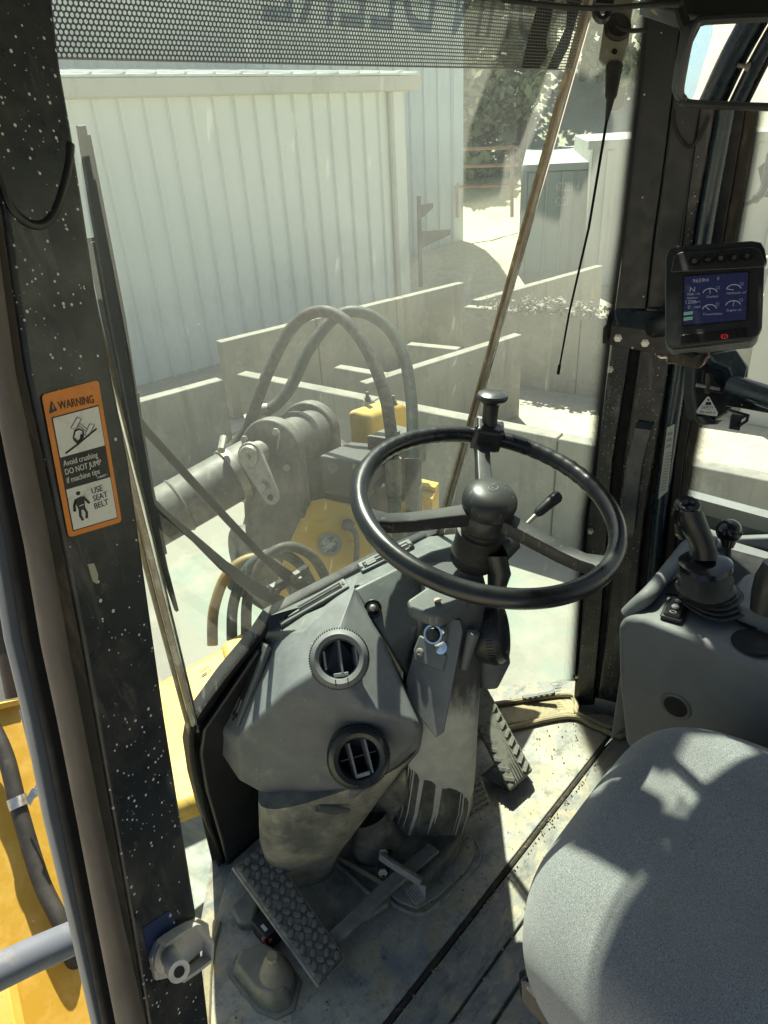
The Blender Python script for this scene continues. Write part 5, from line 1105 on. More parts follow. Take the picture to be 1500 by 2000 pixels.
for nm, (x, y) in dict(spoke=(735, 1012), spoke_1=(1183, 1108), spoke_2=(943, 850)).items():
    a = wang(x, y); e = fx*math.cos(a)+fy*math.sin(a); t_ = np.cross(WN, e)
    hgt = [(-.016, .030, .015, .013), (-.016, .075, .0125, .012), (-.016, .13, .0118, .0115), (-.013, .162, .0118, .0115), (-.005, .182, .015, .011), (0, .199, .026, .009)]
    secs = [(WC+e*r_+WN*h, t_*w_, WN*th) for h, r_, w_, th in hgt]
    part('spoke', MB().loft(secs, 24, 8), hubm, wh)
    if nm != 'spoke_2': part('spoke_seam', MB().loft([(WC+e*.160+WN*-.012, t_*.0136, WN*.0100), (WC+e*.1612+WN*-.012, t_*.0136, WN*.0100)], 16, 3.2), m_trim, wh)
kb = wpt(aK, RW, 0); eK = nrm(wpt(aK, 1)-WC); tK = np.cross(WN, eK)
part('knob_clamp', MB().box(kb+WN*.006-eK*.006, (.050, .044, .046), [tK, eK, WN]), m_blk, wh, bevel=.009, seg=4)
part('clamp_ear', MB().box(kb+WN*.006+tK*.022-eK*.004, (.008, .034, .046), [tK, eK, WN]).box(kb+WN*.006-tK*.022-eK*.004, (.008, .034, .046), [tK, eK, WN]), m_blkg, wh, bevel=.003)
kax = nrm(V(.07, -.06, 1))
part('spinner_knob', MB().lathe([(0, -.006), (.0145, -.006), (.0135, .010), (.0135, .034), (.0150, .040), (.0215, .0445), (.0262, .0485), (.0272, .0525), (.0255, .0565), (.019, .0600), (.010, .0618), (0, .062)], kb+WN*.024, kax, 40), m_rub if False else M('matt_black_knob', (.010, .011, .012), .4, dust=((.3, .3, .28), .16), specks=((.5, .5, .45), 220, .18, .15, 4, 2)), wh)
# stalk under the wheel
stl = thing('column_lever', 'slim lever with black grip reaching up through the steering wheel', 'lever', at(1000, 1060, 1.12))
part('stem', MB().tube([at(1000, 1058, 1.13), at(1022, 1030, 1.14), at(1050, 1002, 1.15)], .0035, 10), m_steelw, stl)
part('grip', MB().tube([at(1046, 1006, 1.15), at(1052, 1000, 1.15), at(1078, 978, 1.16), at(1088, 970, 1.162), at(1092, 967, 1.163)], [.005, .0085, .0100, .0105, .008], 16), m_blk, stl)
part('switch_body', MB().tube([at(975, 1075, 1.12), at(1005, 1058, 1.13)], [.022, .014], 16), m_blk, stl)
part('shroud', MB().loft([(at(965, 1085, 1.12), _r*.02, _f*.03), (at(975, 1120, 1.13), _r*.018, _f*.03), (at(968, 1160, 1.15), _r*.012, _f*.03)], 16, 2.5), m_blk, stl)
# ---- pedals
def pedal(name, quad, label, thick, lugs, m_, mlug, cat='pedal'):
    P = [np.array(p) for p in quad]           # TL TR BR BL
    n = nrm(np.cross(P[1]-P[0], P[3]-P[0])); n = n if n[2] > 0 else -n
    t = thing(name, label, cat, (P[2]+P[3])/2)
    part('pad', MB().prism(P, -n*thick), m_, t, bevel=.006, seg=3)
    return t, P, n
P = [onz(457, 1692, .15), onz(518, 1646, .15), onz(672, 1868, .055), onz(624, 1924, .055)]
bp2, P, n = pedal('brake_pedal', P, 'long left brake pedal with woven rubber tread', .016, None, m_ped, m_ped)
def bil(P, u, v): return (P[0]*(1-u)+P[1]*u)*(1-v)+(P[3]*(1-u)+P[2]*u)*v
src = None
for j in range(15):
    for i in range(4):
        u, v = .13+i*.24+(.04 if j % 2 else -.02), .035+j*.066
        c = bil(P, u, v)+n*.0012; xa = nrm(P[1]-P[0]); ya = nrm(np.cross(n, xa)); rot = (R(38) if (i+j) % 2 else R(128))
        x2 = xa*math.cos(rot)+ya*math.sin(rot); y2 = np.cross(n, x2)
        if src is None:
            me = meshof('tread_lug', MB().loft([(V(0, 0, 0), V(.0078, 0, 0), V(0, .0050, 0)), (V(0, 0, .0024), V(.0072, 0, 0), V(0, .0044, 0)), (V(0, 0, .0032), V(.005, 0, 0), V(0, .0028, 0))], 12, 4), V(0, 0, 0)); me.materials.append(m_ped); src = me
        inst('tread_lug', src, bp2, c, [x2, y2, n])
part('steel_edge', MB().tube([P[0]-n*.008, P[1]-n*.008, P[2]-n*.008, P[3]-n*.008], .004, 8, closed=True), m_steelw, bp2)
part('pedal_arm', strap([onz(604, 1880, .05), onz(668, 1818, .055), onz(760, 1730, .065), onz(848, 1655, .08)], .026, .010, nrm(onz(640, 1860, 0)-onz(600, 1820, 0))), m_duct, bp2, bevel=.002, seg=2)
part('arm_bracket', MB().prism([onz(x, y, .05) for x, y in [(600, 1855), (648, 1830), (676, 1860), (640, 1900)]], (0, 0, -.025)), m_duct, bp2, bevel=.004)
P = [onz(880, 1322, .20), onz(938, 1318, .20), onz(1042, 1505, .045), onz(996, 1546, .045)]
ac, P, n = pedal('accelerator_pedal', P, 'ribbed beige dusted accelerator pedal right of the column', .022, None, m_pedb, m_pedb)
for k in range(4):
    u = .36+k*.09; part('tread_rib', MB().tube([bil(P, u, .05)+n*.001, bil(P, u, .96)+n*.001], .0022, 6), m_ped, ac)
for k in range(11):
    v = .07+k*.083
    for (ua, ub, dv) in ((.04, .30, .055), (.96, .70, .055)):
        part('chevron_rib', MB().box((bil(P, ua, v)+bil(P, ub, min(1, v+dv)))/2+n*.0016, (np.linalg.norm(bil(P, ub, min(1, v+dv))-bil(P, ua, v)), .0085, .0042), [nrm(bil(P, ub, min(1, v+dv))-bil(P, ua, v)), np.cross(n, nrm(bil(P, ub, min(1, v+dv))-bil(P, ua, v))), n]), m_pedb, ac, bevel=.001, seg=1)
part('hinge_side', MB().prism([P[3]-n*.022, P[2]-n*.022, P[2]-n*.034+V(0, .01, 0), P[3]-n*.034+V(0, .01, 0)], (0, .06, .0)), m_blk, ac)
P = [onz(898, 1530, .12), onz(940, 1516, .12), onz(962, 1572, .05), onz(918, 1602, .05)]
mp, P, n = pedal('small_brake_pedal', P, 'small diamond patterned pedal half hidden behind the column', .016, None, m_pedb, m_pedb)
for j in range(6):
    for i in range(4):
        c = bil(P, .14+i*.24, .08+j*.165)+n*.001; xa = nrm(P[1]-P[0]); ya = np.cross(n, xa); x2 = nrm(xa+ya)
        part('tread_lug', MB().box(c, (.0085, .0085, .006), [x2, np.cross(n, x2), n]), m_pedb, mp, bevel=.0015, seg=1)
# little tilt lever at the column foot
tl = thing('tilt_lever', 'small worn steel foot lever at the base of the steering column', 'lever', onz(815, 1745, .05))
part('bar', MB().tube([onz(745, 1672, .10), onz(762, 1684, .10), onz(822, 1722, .075)], .0085, 10), m_steelw, tl)
Pq = [onz(792, 1738, .06), onz(812, 1722, .075), onz(833, 1730, .075), onz(832, 1752, .06), onz(812, 1764, .055)]
part('foot_pad', MB().prism(Pq, (0, 0, -.012)), m_steelw, tl, bevel=.003)
for k in range(5): part('grip_rib', MB().tube([Pq[0]*(1-k/5)+Pq[1]*(k/5)+V(0, 0, .001), Pq[4]*(1-k/5)+Pq[3]*(k/5)+V(0, 0, .001)], .0015, 6), m_steelw, tl)
part('hex_bolt', MB().lathe([(0, -.004), (.009, -.004), (.009, .006), (0, .006)], onz(749, 1665, .10), -_f, 6), m_steelw, tl, smooth=False)
part('nut', MB().lathe([(0, -.004), (.009, -.004), (.009, .006), (0, .006)], onz(748, 1703, .07), -_f, 6), m_duct, tl, smooth=False)
part('pivot_slot', MB().tube([onz(755, 1658, .09), onz(748, 1712, .06)], .011, 10), m_void, tl)
# duct cover between pedal and column
dc = thing('duct_cover', 'dusty dark cover plate recessed between the pedal and the column foot', 'cover', onz(665, 1760, 0))
oc = [(572, 1722), (637, 1675), (665, 1678), (768, 1738), (760, 1775), (668, 1832), (640, 1835), (600, 1800)]
part('tray', MB().prism([onz(x, y, .006) for x, y in oc], (0, 0, .014)), m_duct, dc, bevel=.006)
part('rim_ridge', MB().tube(curve([onz(x, y, .022) for x, y in [(572, 1722), (637, 1676), (668, 1680), (735, 1718), (768, 1738)]], 4), .0055, 8), m_sill, dc)
part('right_ridge', MB().tube([onz(655, 1684, .024), onz(722, 1745, .024), onz(745, 1765, .02)], .005, 8), m_duct, dc)
# rubber boot with bolt, lower left
rb = thing('floor_boot', 'dusty rubber floor boot with round bolt dome at the bottom left', 'rubber boot', onz(510, 1910, 0))
ob = [(445, 1905), (462, 1868), (520, 1850), (560, 1872), (590, 1920), (575, 1975), (540, 1992), (500, 1975)]
m_boot = M('dusty_boot_rubber', (.09, .09, .08), .7, stains=((.27, .245, .17), 9, .42, .64), dust=((.3, .27, .19), .5), bump=(200, .4, .001))
bs = [onz(x, y, .006) for x, y in ob]; cb_ = sum(bs)/len(bs); bs = [cb_+(p-cb_)*.9 for p in bs]; tp_ = [cb_+(p-cb_)*.80+V(0, 0, .045) for p in bs]
k = len(bs); part('boot', MB().add(bs+tp_, [tuple(range(k-1, -1, -1)), tuple(range(k, 2*k))]+[(i, (i+1) % k, (i+1) % k+k, i+k) for i in range(k)]), m_boot, rb, bevel=.006, seg=3)
part('flange', MB().prism([cb_+(p-cb_)*1.12+V(0, 0, .001) for p in bs], (0, 0, .004)), m_boot, rb, bevel=.0015, seg=2)
part('dome', MB().lathe([(0, .072), (.010, .070), (.017, .060), (.021, .045), (.028, .03), (.032, .0), (0, 0)], onz(545, 1930, .0)+V(0, 0, .02), (0, 0, 1), 24), m_boot, rb)
part('bolt_head', MB().lathe([(0, .012), (.009, .012), (.010, .006), (.010, 0), (0, 0)], onz(545, 1930, .0)+V(0, 0, .086), (0, 0, 1), 8), m_sill, rb)
dc2 = thing('connector_block', 'black electrical connector with a red clip under the brake pedal', 'connector', onz(525, 1820, 0))
part('block', MB().box(onz(522, 1815, .03), (.05, .035, .04), [nrm(onz(540, 1835, 0)-onz(510, 1800, 0)), nrm(onz(550, 1800, 0)-onz(510, 1835, 0)), (0, 0, 1)]), m_blk, dc2, bevel=.003)
part('label', MB().box(onz(516, 1812, .052), (.014, .006, .001), [nrm(onz(540, 1835, 0)-onz(510, 1800, 0)), nrm(onz(550, 1800, 0)-onz(510, 1835, 0)), (0, 0, 1)]), m_wht, dc2)
part('red_clip', MB().box(onz(517, 1832, .045), (.010, .006, .008)).box(onz(527, 1836, .04), (.006, .006, .008)), M('faded_red_clip', (.45, .12, .08), .5), dc2)
part('raised_floor_box', MB().prism([onz(x, y, .0) for x, y in [(452, 1790), (495, 1738), (515, 1762), (500, 1820), (470, 1822)]], (0, 0, .03)), m_boot, fm, bevel=.008)
# grit caught along the groove and in the corners
mb = MB(); rg = random.Random(5)
for i in range(420):
    k = rg.random()
    if k < .45: p = V(rg.uniform(.3, 1.28), .440+rg.gauss(0, .004), .008)
    elif k < .7: p = V(rg.uniform(.4, 1.28), .372+rg.gauss(0, .01), .010)
    elif k < .85: p = V(rg.gauss(1.16, .06), rg.gauss(.53, .03), .008)
    else: p = V(rg.uniform(.35, 1.2), rg.uniform(.46, .85), .007)
    s_ = rg.uniform(.0008, .0028); a_ = nrm(V(rg.gauss(0, 1), rg.gauss(0, 1), rg.gauss(0, 1))); b_ = nrm(np.cross(a_, V(rg.gauss(0, 1), rg.gauss(0, 1), .3)))
    mb.box(p, (s_*1.5, s_, s_*.8), [a_, b_, np.cross(a_, b_)])
part('floor_grit', mb, m_sill, None, loc=(.8, .45, 0), kind='stuff', smooth=False, label='grit and crumbs of dried mud scattered over the cab floor')
# ---- monitor
mo = thing('display_monitor', 'black display monitor with lit blue gauge screen and five round buttons', 'monitor', at(1395, 580, 1.05))
mc = [at(1313, 491, 1.075), at(1488, 478, 1.02), at(1488, 664, 1.0), at(1311, 684, 1.055)]
mn = nrm(np.cross(mc[1]-mc[0], mc[3]-mc[0])); MP = Pl(at(1395, 585, 1.04), mn); mn = MP.toward(); mh = lambda x, y, o=0: MP.hit(x, y, o)
part('rear_shell', MB().prism([mh(*q_) for q_ in ((1300, 505), (1312, 492), (1480, 480), (1492, 500), (1482, 655), (1470, 668), (1312, 684), (1298, 670))], -mn*.030), m_cons if False else m_plas, mo, bevel=.008, seg=4)
mb = MB().prism([mh(*q_) for q_ in ((1300, 510), (1306, 494), (1320, 487), (1468, 477), (1486, 480), (1494, 494), (1498, 518), (1493, 524), (1488, 645), (1481, 660), (1466, 668), (1318, 685), (1306, 681), (1300, 668))], mn*.012)
part('front_bezel', mb, m_blk, mo, bevel=.004, seg=4)
part('brow', MB().prism([mh(*q_, .0125) for q_ in ((1310, 534), (1316, 502), (1330, 494), (1466, 484), (1484, 488), (1495, 518), (1490, 524))], mn*.004), m_blk, mo, bevel=.0015, seg=2)
SQ = [mh(1337, 541, .0125), mh(1461, 532, .0125), mh(1457, 624, .0125), mh(1335, 635, .0125)]
scrn = part('screen', MB().prism(SQ, mn*.0006), m_lcd, mo, fix=True)
part('screen_glass', MB().prism([mh(1333, 538, .0126), mh(1464, 529, .0126), mh(1460, 627, .0126), mh(1332, 638, .0126)], mn*.0003), m_blkg, mo)
sq = lambda u, v, o=.0012: bil(SQ, u, v)+mn*o
sx_, sy_ = nrm(SQ[1]-SQ[0]), nrm(SQ[0]-SQ[3])
for s_, u, v, z_ in (('9659.1', .13, .14, .075), ('hrs', .32, .12, .045), ('0', .52, .12, .06), ('N', .08, .33, .10), ('FNR 1/4', .05, .40, .045), ('Gearbox', .04, .47, .04), ('1200', .01, .57, .07), ('rpm', .17, .56, .045), ('0', .06, .68, .07), ('mph', .17, .67, .045),
                     ('Coolant', .36, .48, .045), ('Hydraulic oil', .68, .44, .045), ('Transmission', .31, .84, .045), ('Engine oil', .69, .80, .045)):
    text('screen_text', s_, sq(u, v), sx_, sy_, z_*.11, m_lcdw, scrn, .00005)
Wd = np.linalg.norm(SQ[1]-SQ[0])
for cu, cv, na in ((.42, .40, 1.62), (.79, .36, 2.9), (.42, .74, 2.3), (.79, .70, 1.4)):
    c = sq(cu, cv)
    part('gauge_arc', MB().tube([c+(sx_*math.cos(a)+sy_*math.sin(a)*.85)*Wd*.115 for a in np.linspace(.25, 2.9, 14)], .00065, 5), m_lcdw, scrn)
    part('gauge_needle', MB().tube([c, c+(sx_*math.cos(na)+sy_*math.sin(na))*Wd*.10], .0005, 5), m_lcdw, scrn)
    part('gauge_icon', MB().tube([c+sx_*Wd*.10+sy_*Wd*.08, c+sx_*Wd*.145+sy_*Wd*.08, c+sx_*Wd*.145+sy_*Wd*.12, c+sx_*Wd*.10+sy_*Wd*.12], .0003, 4, closed=True), m_lcdw, scrn)
for k in range(2): part('level_bar', MB().prism([sq(.0, .74+k*.11), sq(.15-k*.0, .735+k*.11), sq(.15, .80+k*.11), sq(.0, .81+k*.11)], mn*.0002), m_lcdg, scrn)
for (x, y), ic in zip(((1356, 510), (1383, 507), (1408, 504), (1434, 503), (1459, 500)), range(5)):
    b_ = part('button', MB().lathe([(0, .002), (.0062, .002), (.0066, .0035), (.0076, .0035), (.0080, .001), (.0080, -.002), (0, -.002)], mh(x, y, .0165), mn, 24), m_blkg, mo)
    c = mh(x, y, .0187); s_ = .0026
    if ic in (1, 3, 4):
        a = {1: math.pi, 3: -math.pi/2, 4: math.pi/2}[ic]; dx = sx_*math.cos(a)+sy_*math.sin(a); dy = np.cross(mn, dx)
        part('arrow_icon', MB().tube([c+dx*s_*1.3, c+dy*s_, c+dy*s_*.45, c-dx*s_+dy*s_*.45, c-dx*s_-dy*s_*.45, c-dy*s_*.45, c-dy*s_], .00028, 4, closed=True), m_inkg, b_)
    else:
        part('menu_icon', MB().tube([c-sx_*s_+sy_*s_, c+sx_*s_+sy_*s_, c+sx_*s_-sy_*s_, c-sx_*s_-sy_*s_], .00028, 4, closed=True).tube([c-sx_*s_, c+sx_*s_], .00028, 4).tube([c-sy_*s_, c+sy_*s_], .00028, 4), m_inkg, b_)
part('lower_bar', MB().prism([mh(*q_, .0125) for q_ in ((1330, 655), (1458, 640), (1457, 660), (1330, 674))], mn*.0015), m_blkg, mo, bevel=.001, seg=1)
part('warning_lamp', MB().tube([mh(1415, 657, .0148)+(sx_*math.cos(t)+sy_*math.sin(t))*.0032 for t in np.linspace(0, 6.28, 16)[:-1]], .0005, 5, closed=True).tube([mh(1415, 657, .0148)-sy_*.0018, mh(1415, 657, .0148)+sy_*.0018], .0004, 5).tube([mh(1415, 657, .0148)+(sx_*math.cos(t)+sy_*math.sin(t))*.0045 for t in np.linspace(-.7, .7, 7)], .0004, 5).tube([mh(1415, 657, .0148)+(sx_*math.cos(t)+sy_*math.sin(t))*.0045 for t in np.linspace(2.4, 3.8, 7)], .0004, 5), m_led, mo)
# bracket
bk = thing('monitor_bracket', 'black folded steel bracket bolted to the pillar behind the monitor', 'bracket', RP.hit(1240, 650, .03))
BP = Pl(RP.hit(1210, 650, .03), RP.toward()-V(0, 0, 0)); bq = lambda x, y, o=0: BP.hit(x, y, o)
part('front_plate', MB().prism([bq(*q_) for q_ in ((1178, 640), (1184, 634), (1312, 650), (1330, 700), (1252, 686), (1176, 671))], -BP.toward()*.004), m_paint2, bk, bevel=.0015, seg=2)
part('top_fold', MB().prism([bq(1184, 634), bq(1312, 652), bq(1320, 622, -.03), bq(1290, 612, -.02), bq(1215, 601, -.02), bq(1196, 603, -.012), bq(1187, 618, -.002)], -BP.toward()*.004), m_paintb, bk, bevel=.002)
part('arm', MB().tube([bq(1280, 640, .0), at(1330, 630, 1.12), at(1390, 640, 1.08)], .018, 14), m_paint2, bk)
for x, y in ((1207, 660), (1260, 670)): boltat(bq(x, y, .0), BP.toward(), bk)
part('hole', MB().lathe([(0, 0), (.004, 0), (.004, .001), (0, .001)], bq(1236, 610, -.012), V(0, 0, 1), 12), m_void, bk)
wb = thing('wire_bundle', 'twisted thin wires hanging under the monitor', 'wires', at(1350, 700, 1.08))
for k in range(4):
    P = [at(1280+6*k, 694+k, 1.10), at(1310, 703+k*2, 1.09), at(1345, 714-k, 1.08), at(1368, 712+k, 1.07), at(1382, 700-k*2, 1.06), at(1384, 686, 1.05)]
    C_ = curve(P, 7); C_ = [p+(_u*math.cos(i*.9+k*1.57)+_f*math.sin(i*.9+k*1.57))*.0022 for i, p in enumerate(C_)]
    part('wire', MB().tube(C_, .0013, 6), m_wire[k % 3], wb)
part('grey_connector', MB().tube([at(1318, 690, 1.09), at(1360, 706, 1.06)], [.016, .011], 10), m_rubd, wb)
# ---- door latch block, sticker, tube and hook under the monitor
dl = thing('door_latch', 'black latch housing with safety triangle sticker under the monitor', 'latch', at(1400, 760, 1.15))
dlp = lambda x, y, d=1.16: at(x, y, d)
part('housing', MB().prism([dlp(*q_) for q_ in ((1358, 690), (1395, 682), (1440, 680), (1465, 715), (1462, 745), (1440, 780), (1428, 805), (1398, 822), (1378, 822), (1360, 812), (1352, 760))], _f*.04), m_blk, dl, bevel=.006)
part('upper_cover', MB().prism([dlp(*q_, 1.13) for q_ in ((1385, 690), (1440, 682), (1462, 716), (1455, 748), (1436, 752), (1425, 720), (1395, 708))], _f*.03), m_paintb, dl, bevel=.004)
part('catch', MB().prism([dlp(*q_, 1.145) for q_ in ((1372, 722), (1392, 730), (1396, 748), (1412, 756), (1412, 770), (1376, 764), (1368, 745))], -_f*.004), m_paint2, dl, bevel=.002)
part('catch_pin', MB().tube([dlp(1383, 730, 1.14), dlp(1381, 768, 1.14)], .004, 8), m_rubd, dl)
part('catch_bar', MB().tube([dlp(1360, 752, 1.14), dlp(1405, 760, 1.14)], .003, 8), m_steelw, dl)
ss = [(1383, 776), (1401, 811), (1360, 809)]
trp = Pl(at(1382, 798, 1.150), -_f+_r*-.25)
th_ = thing('safety_sticker', 'white triangular sticker reading SAFETY live with it', 'sticker', trp.hit(1382, 798))
tq = lambda x, y, o=0: trp.hit(x, y, o)
part('triangle', MB().prism([tq(*q_) for q_ in ((1381, 775), (1385, 775), (1402, 806), (1401, 812), (1397, 813), (1363, 808), (1360, 805), (1361, 801))], trp.toward()*.0006), m_wht, th_)
tx, ty = nrm(tq(1399, 801.6)-tq(1364, 798.4)), nrm(tq(1380, 790)-tq(1382, 800))
text('lettering', 'SAFETY', tq(1369.0, 798.5, .0008), tx, ty, .0085, m_ink, th_, .0001, sx=.66)
text('lettering', 'live with it', tq(1366.5, 806.0, .0008), tx, ty, .0068, m_ink, th_, .0001, sx=.82)
part('figure_head', MB().prism([tq(1383.5+2.2*math.cos(a), 781+2.4*math.sin(a), .0008) for a in np.linspace(0, 6.28, 12)[:-1]], trp.toward()*.0001), m_ink, th_)
part('figure_body', MB().prism([tq(*q_, .0008) for q_ in ((1379, 785), (1388, 785), (1390, 791), (1377, 791))], trp.toward()*.0001), m_ink, th_)
part('lower_tab', MB().loft([(dlp(1368, 815, 1.155), _r*.012, _f*.01), (dlp(1384, 828, 1.155), _r*.016, _f*.01), (dlp(1400, 822, 1.155), _r*.008, _f*.01)], 14, 2.4), m_blk, dl)
gr = thing('door_grab_tube', 'dark blue tubular bar with flat plate crossing the right window', 'grab bar', at(1480, 775, 1.1))
part('tube', MB().tube([at(1430, 752, 1.14), at(1560, 795, 1.05)], .0175, 20), m_paintb, gr)
part('plate', MB().prism([at(x, y, 1.12) for x, y in ((1418, 792), (1440, 772), (1560, 785), (1560, 812), (1500, 806), (1455, 798))], _f*.005), m_paint2, gr, bevel=.001, seg=1)
part('hole', MB().lathe([(0, 0), (.006, 0), (.006, .001), (0, .001)], at(1482, 790, 1.118), -_f, 14), m_void, gr)
part('hook', strap([at(1420, 800, 1.12), at(1440, 806, 1.11), at(1461, 812, 1.10), at(1458, 822, 1.095), at(1443, 832, 1.09)], .020, .004, nrm(at(1440, 806, 1.12)-at(1450, 800, 1.05))), m_blk, gr)
part('hook_blade', MB().prism([at(x, y, 1.09) for x, y in ((1430, 808), (1462, 812), (1449, 820), (1446, 841), (1425, 837), (1428, 815))], _f*.004), m_blk, gr, bevel=.0015, seg=2)
# ---- side console with joystick
CXI = .962                               # inboard face of the console
co = thing('side_console', 'slate grey armrest console with rocker switch beside the seat', 'console', V(1.15, .1, .1))
prof = []
body = [(1213, 1222), (1217, 1198), (1240, 1172), (1270, 1158)]
fy_, bz = .372, .548
# inboard face outline in the y-z plane
pass
yz = [(.378, .520), (.366, .545), (.335, .556), (.22, .556), (.10, .548), (-.35, .548), (-.35, .40), (.05, .385), (.10, .36), (.16, .30), (.24, .245), (.305, .235), (.335, .27), (.362, .40)]
part('body', MB().prism([V(CXI, y, z) for y, z in yz], (.345, 0, 0)), m_cons, co, bevel=.016, seg=5)
# cut-out for controls on the deck (dark tray lies proud as a rimmed well)
well = [onz(x, y, .557) for x, y in [(1300, 1160), (1350, 1075), (1392, 1066), (1520, 1100), (1560, 1200), (1470, 1232), (1440, 1216), (1400, 1186), (1350, 1170)]]
part('control_well', MB().prism(well, (0, 0, .003)), m_void, co)
rim = [onz(1226, 1200, .535), onz(1243, 1183, .555)]+[onz(x, y, .572) for x, y in [(1264, 1164), (1283, 1143), (1330, 1084), (1345, 1066), (1368, 1058), (1400, 1062)]]
part('outer_rim', MB().tube(curve(rim, 6), .0135, 12), m_cons, co)
part('rim_skirt', MB().prism([p+V(0, 0, -.005) for p in rim]+[V(1.30, .37, .57), V(1.29, .30, .57), V(1.1, .345, .57), V(1.02, .36, .57)], (0, 0, -.30)), m_cons, co, bevel=.004)
rk_ = at(1325, 1185, 1.155); rn = nrm(V(-.15, .05, 1)); rx = nrm(at(1338, 1170, 1.16)-at(1312, 1210, 1.15)); rx = nrm(rx-rn*(rx @ rn)); ry = np.cross(rn, rx)
rk_ = onz(1318, 1193, .561)
rx = nrm(onz(1328, 1170, .56)-onz(1307, 1215, .56)); ry = nrm(np.cross(V(0, 0, 1), rx))
rs = part('rocker_switch', MB().box(rk_, (.058, .036, .008), [rx, ry, (0, 0, 1)]), m_blk, co, bevel=.005, seg=3)
part('rocker', MB().box(rk_+V(0, 0, .005), (.050, .027, .008), [rx, ry, (0, 0, 1)]), m_blkg, rs, bevel=.003, seg=3)
part('lamp_dot', MB().lathe([(0, .003), (.005, .0025), (.0065, 0), (0, 0)], rk_+V(0, 0, .009), (0, 0, 1), 16), m_wht, rs)
for dx, w_ in ((-.017, .010), (.017, .009)): part('icon', MB().tube([rk_+V(0, 0, .0094)+rx*(dx+.0035*math.cos(t))+ry*w_*.5*math.sin(t) for t in np.linspace(0, 6.28, 12)[:-1]], .0005, 4, closed=True), m_wht, rs)
cpn = V(-1, 0, 0); rc = onx(1320, 1380, CXI)
part('round_recess', MB().lathe([(0, .001), (.020, .001), (.023, .003), (.026, .002), (.027, 0), (.027, -.01), (0, -.01)], rc, cpn, 32), m_plas, co)
part('recess_centre', MB().lathe([(0, .0), (.020, .0), (.020, .0015), (0, .0015)], rc, cpn, 32), m_void, co)
js = thing('joystick', 'black joystick grip with thumb buttons rising from a ribbed rubber boot', 'joystick', onz(1380, 1150, .57))
jb = at(1378, 1112, 1.17)
bootx = [(1388, 1172, 1.20, .060), (1384, 1162, 1.19, .056), (1380, 1157, 1.18, .052), (1378, 1147, 1.168, .055), (1377, 1142, 1.168, .049), (1378, 1128, 1.17, .050), (1378, 1122, 1.17, .047), (1378, 1104, 1.172, .047)]
part('boot', MB().loft([(at(x, y, d), V(.92, -.3, 0)*r_*.88, V(.3, .92, 0)*r_*.80) for x, y, d, r_ in bootx], 28, 2.6), m_rub, js)
for k in range(4): part('boot_fold', MB().loft([(at(1388+k*3, 1148+k*8, 1.18), V(.92, -.3, 0)*(.045+k*.0025), V(.3, .92, 0)*(.045+k*.003)), (at(1388+k*3, 1151+k*8, 1.18), V(.92, -.3, 0)*(.047+k*.0025), V(.3, .92, 0)*(.045+k*.0025))], 28, 2.4), m_rub, js)
part('collar', MB().loft([(at(1378, 1108, 1.172), V(.92, -.3, 0)*.045, V(.3, .92, 0)*.040), (at(1378, 1098, 1.172), V(.92, -.3, 0)*.045, V(.3, .92, 0)*.040), (at(1378, 1090, 1.172), V(.92, -.3, 0)*.034, V(.3, .92, 0)*.030)], 28, 2.4), m_blkg, js)
gp = [(1378, 1094, .017), (1375, 1075, .018), (1368, 1055, .0195), (1358, 1035, .021), (1350, 1015, .021), (1345, 1000, .0205)]
part('grip', MB().loft([(at(x, y, 1.165-.012*i/5), _r*r_, _f*r_*1.15) for i, (x, y, r_) in enumerate(gp)], 24, 2.5), m_blk, js)
jn = nrm(-_f*.75+_u*.75+_r*-.05); jt = at(1343, 988, 1.150)
part('head', MB().lathe([(0, .006), (.018, .006), (.0205, .003), (.0215, -.004), (.021, -.022), (0, -.022)], jt, jn, 32), m_blkg, js)
fr = frame(jn)
for x, y, r_ in ((1337, 983, .0062), (1351, 983, .0062), (1348, 995, .0062), (1334, 995, .0028)):
    part('button', MB().lathe([(0, .004), (r_*.7, .004), (r_*.8, .002), (r_*.95, .003), (r_, 0), (0, 0)], Pl(jt, jn).hit(x, y, .006), jn, 18), m_blk, js)
part('trigger', MB().prism([at(x, y, 1.155) for x, y in ((1322, 1022), (1330, 1030), (1338, 1052), (1334, 1056), (1325, 1045))], _f*.014), m_blkg, js, bevel=.002)
bl = thing('ball_lever', 'short black ball topped lever behind the joystick', 'lever', at(1422, 1090, 1.25))
part('ball', MB().lathe([(.022*math.sin(t)+1e-6, -.022*math.cos(t)) for t in np.linspace(0, math.pi, 14)], at(1424, 1037, 1.25), _u, 28), m_blkg, bl)
part('ball_neck', MB().tube([at(1423, 1052, 1.25), at(1422, 1064, 1.25), at(1421, 1070, 1.25)], [.015, .011, .009], 16), m_blkg, bl)
part('stem', MB().tube([at(1421, 1065, 1.25), at(1420, 1100, 1.25)], .0065, 12), m_blk, bl)
gl_ = thing('gear_lever', 'dark rounded lever grip cut by the right edge of the picture', 'lever', onz(1500, 1210, .56))
part('base_plate', MB().loft([(onz(1470, 1215, .562)+V(.06, -.02, -.01), V(.07, 0, 0), V(0, .075, 0)), (onz(1470, 1215, .562)+V(.06, -.02, .022), V(.062, 0, 0), V(0, .068, 0))], 24, 4), m_cons, gl_, bevel=.004)
part('grip', MB().tube([at(1495, 1195, 1.06), at(1506, 1160, 1.05), at(1512, 1130, 1.04), at(1518, 1100, 1.03)], [.022, .027, .026, .018], 20), m_blk, gl_)
part('cup_recess', MB().lathe([(0, .001), (.028, .001), (.031, .0035), (.033, 0), (0, -.01)], onz(1468, 1262, .556)+V(.01, 0, 0), (0, 0, 1), 28), m_void, co)
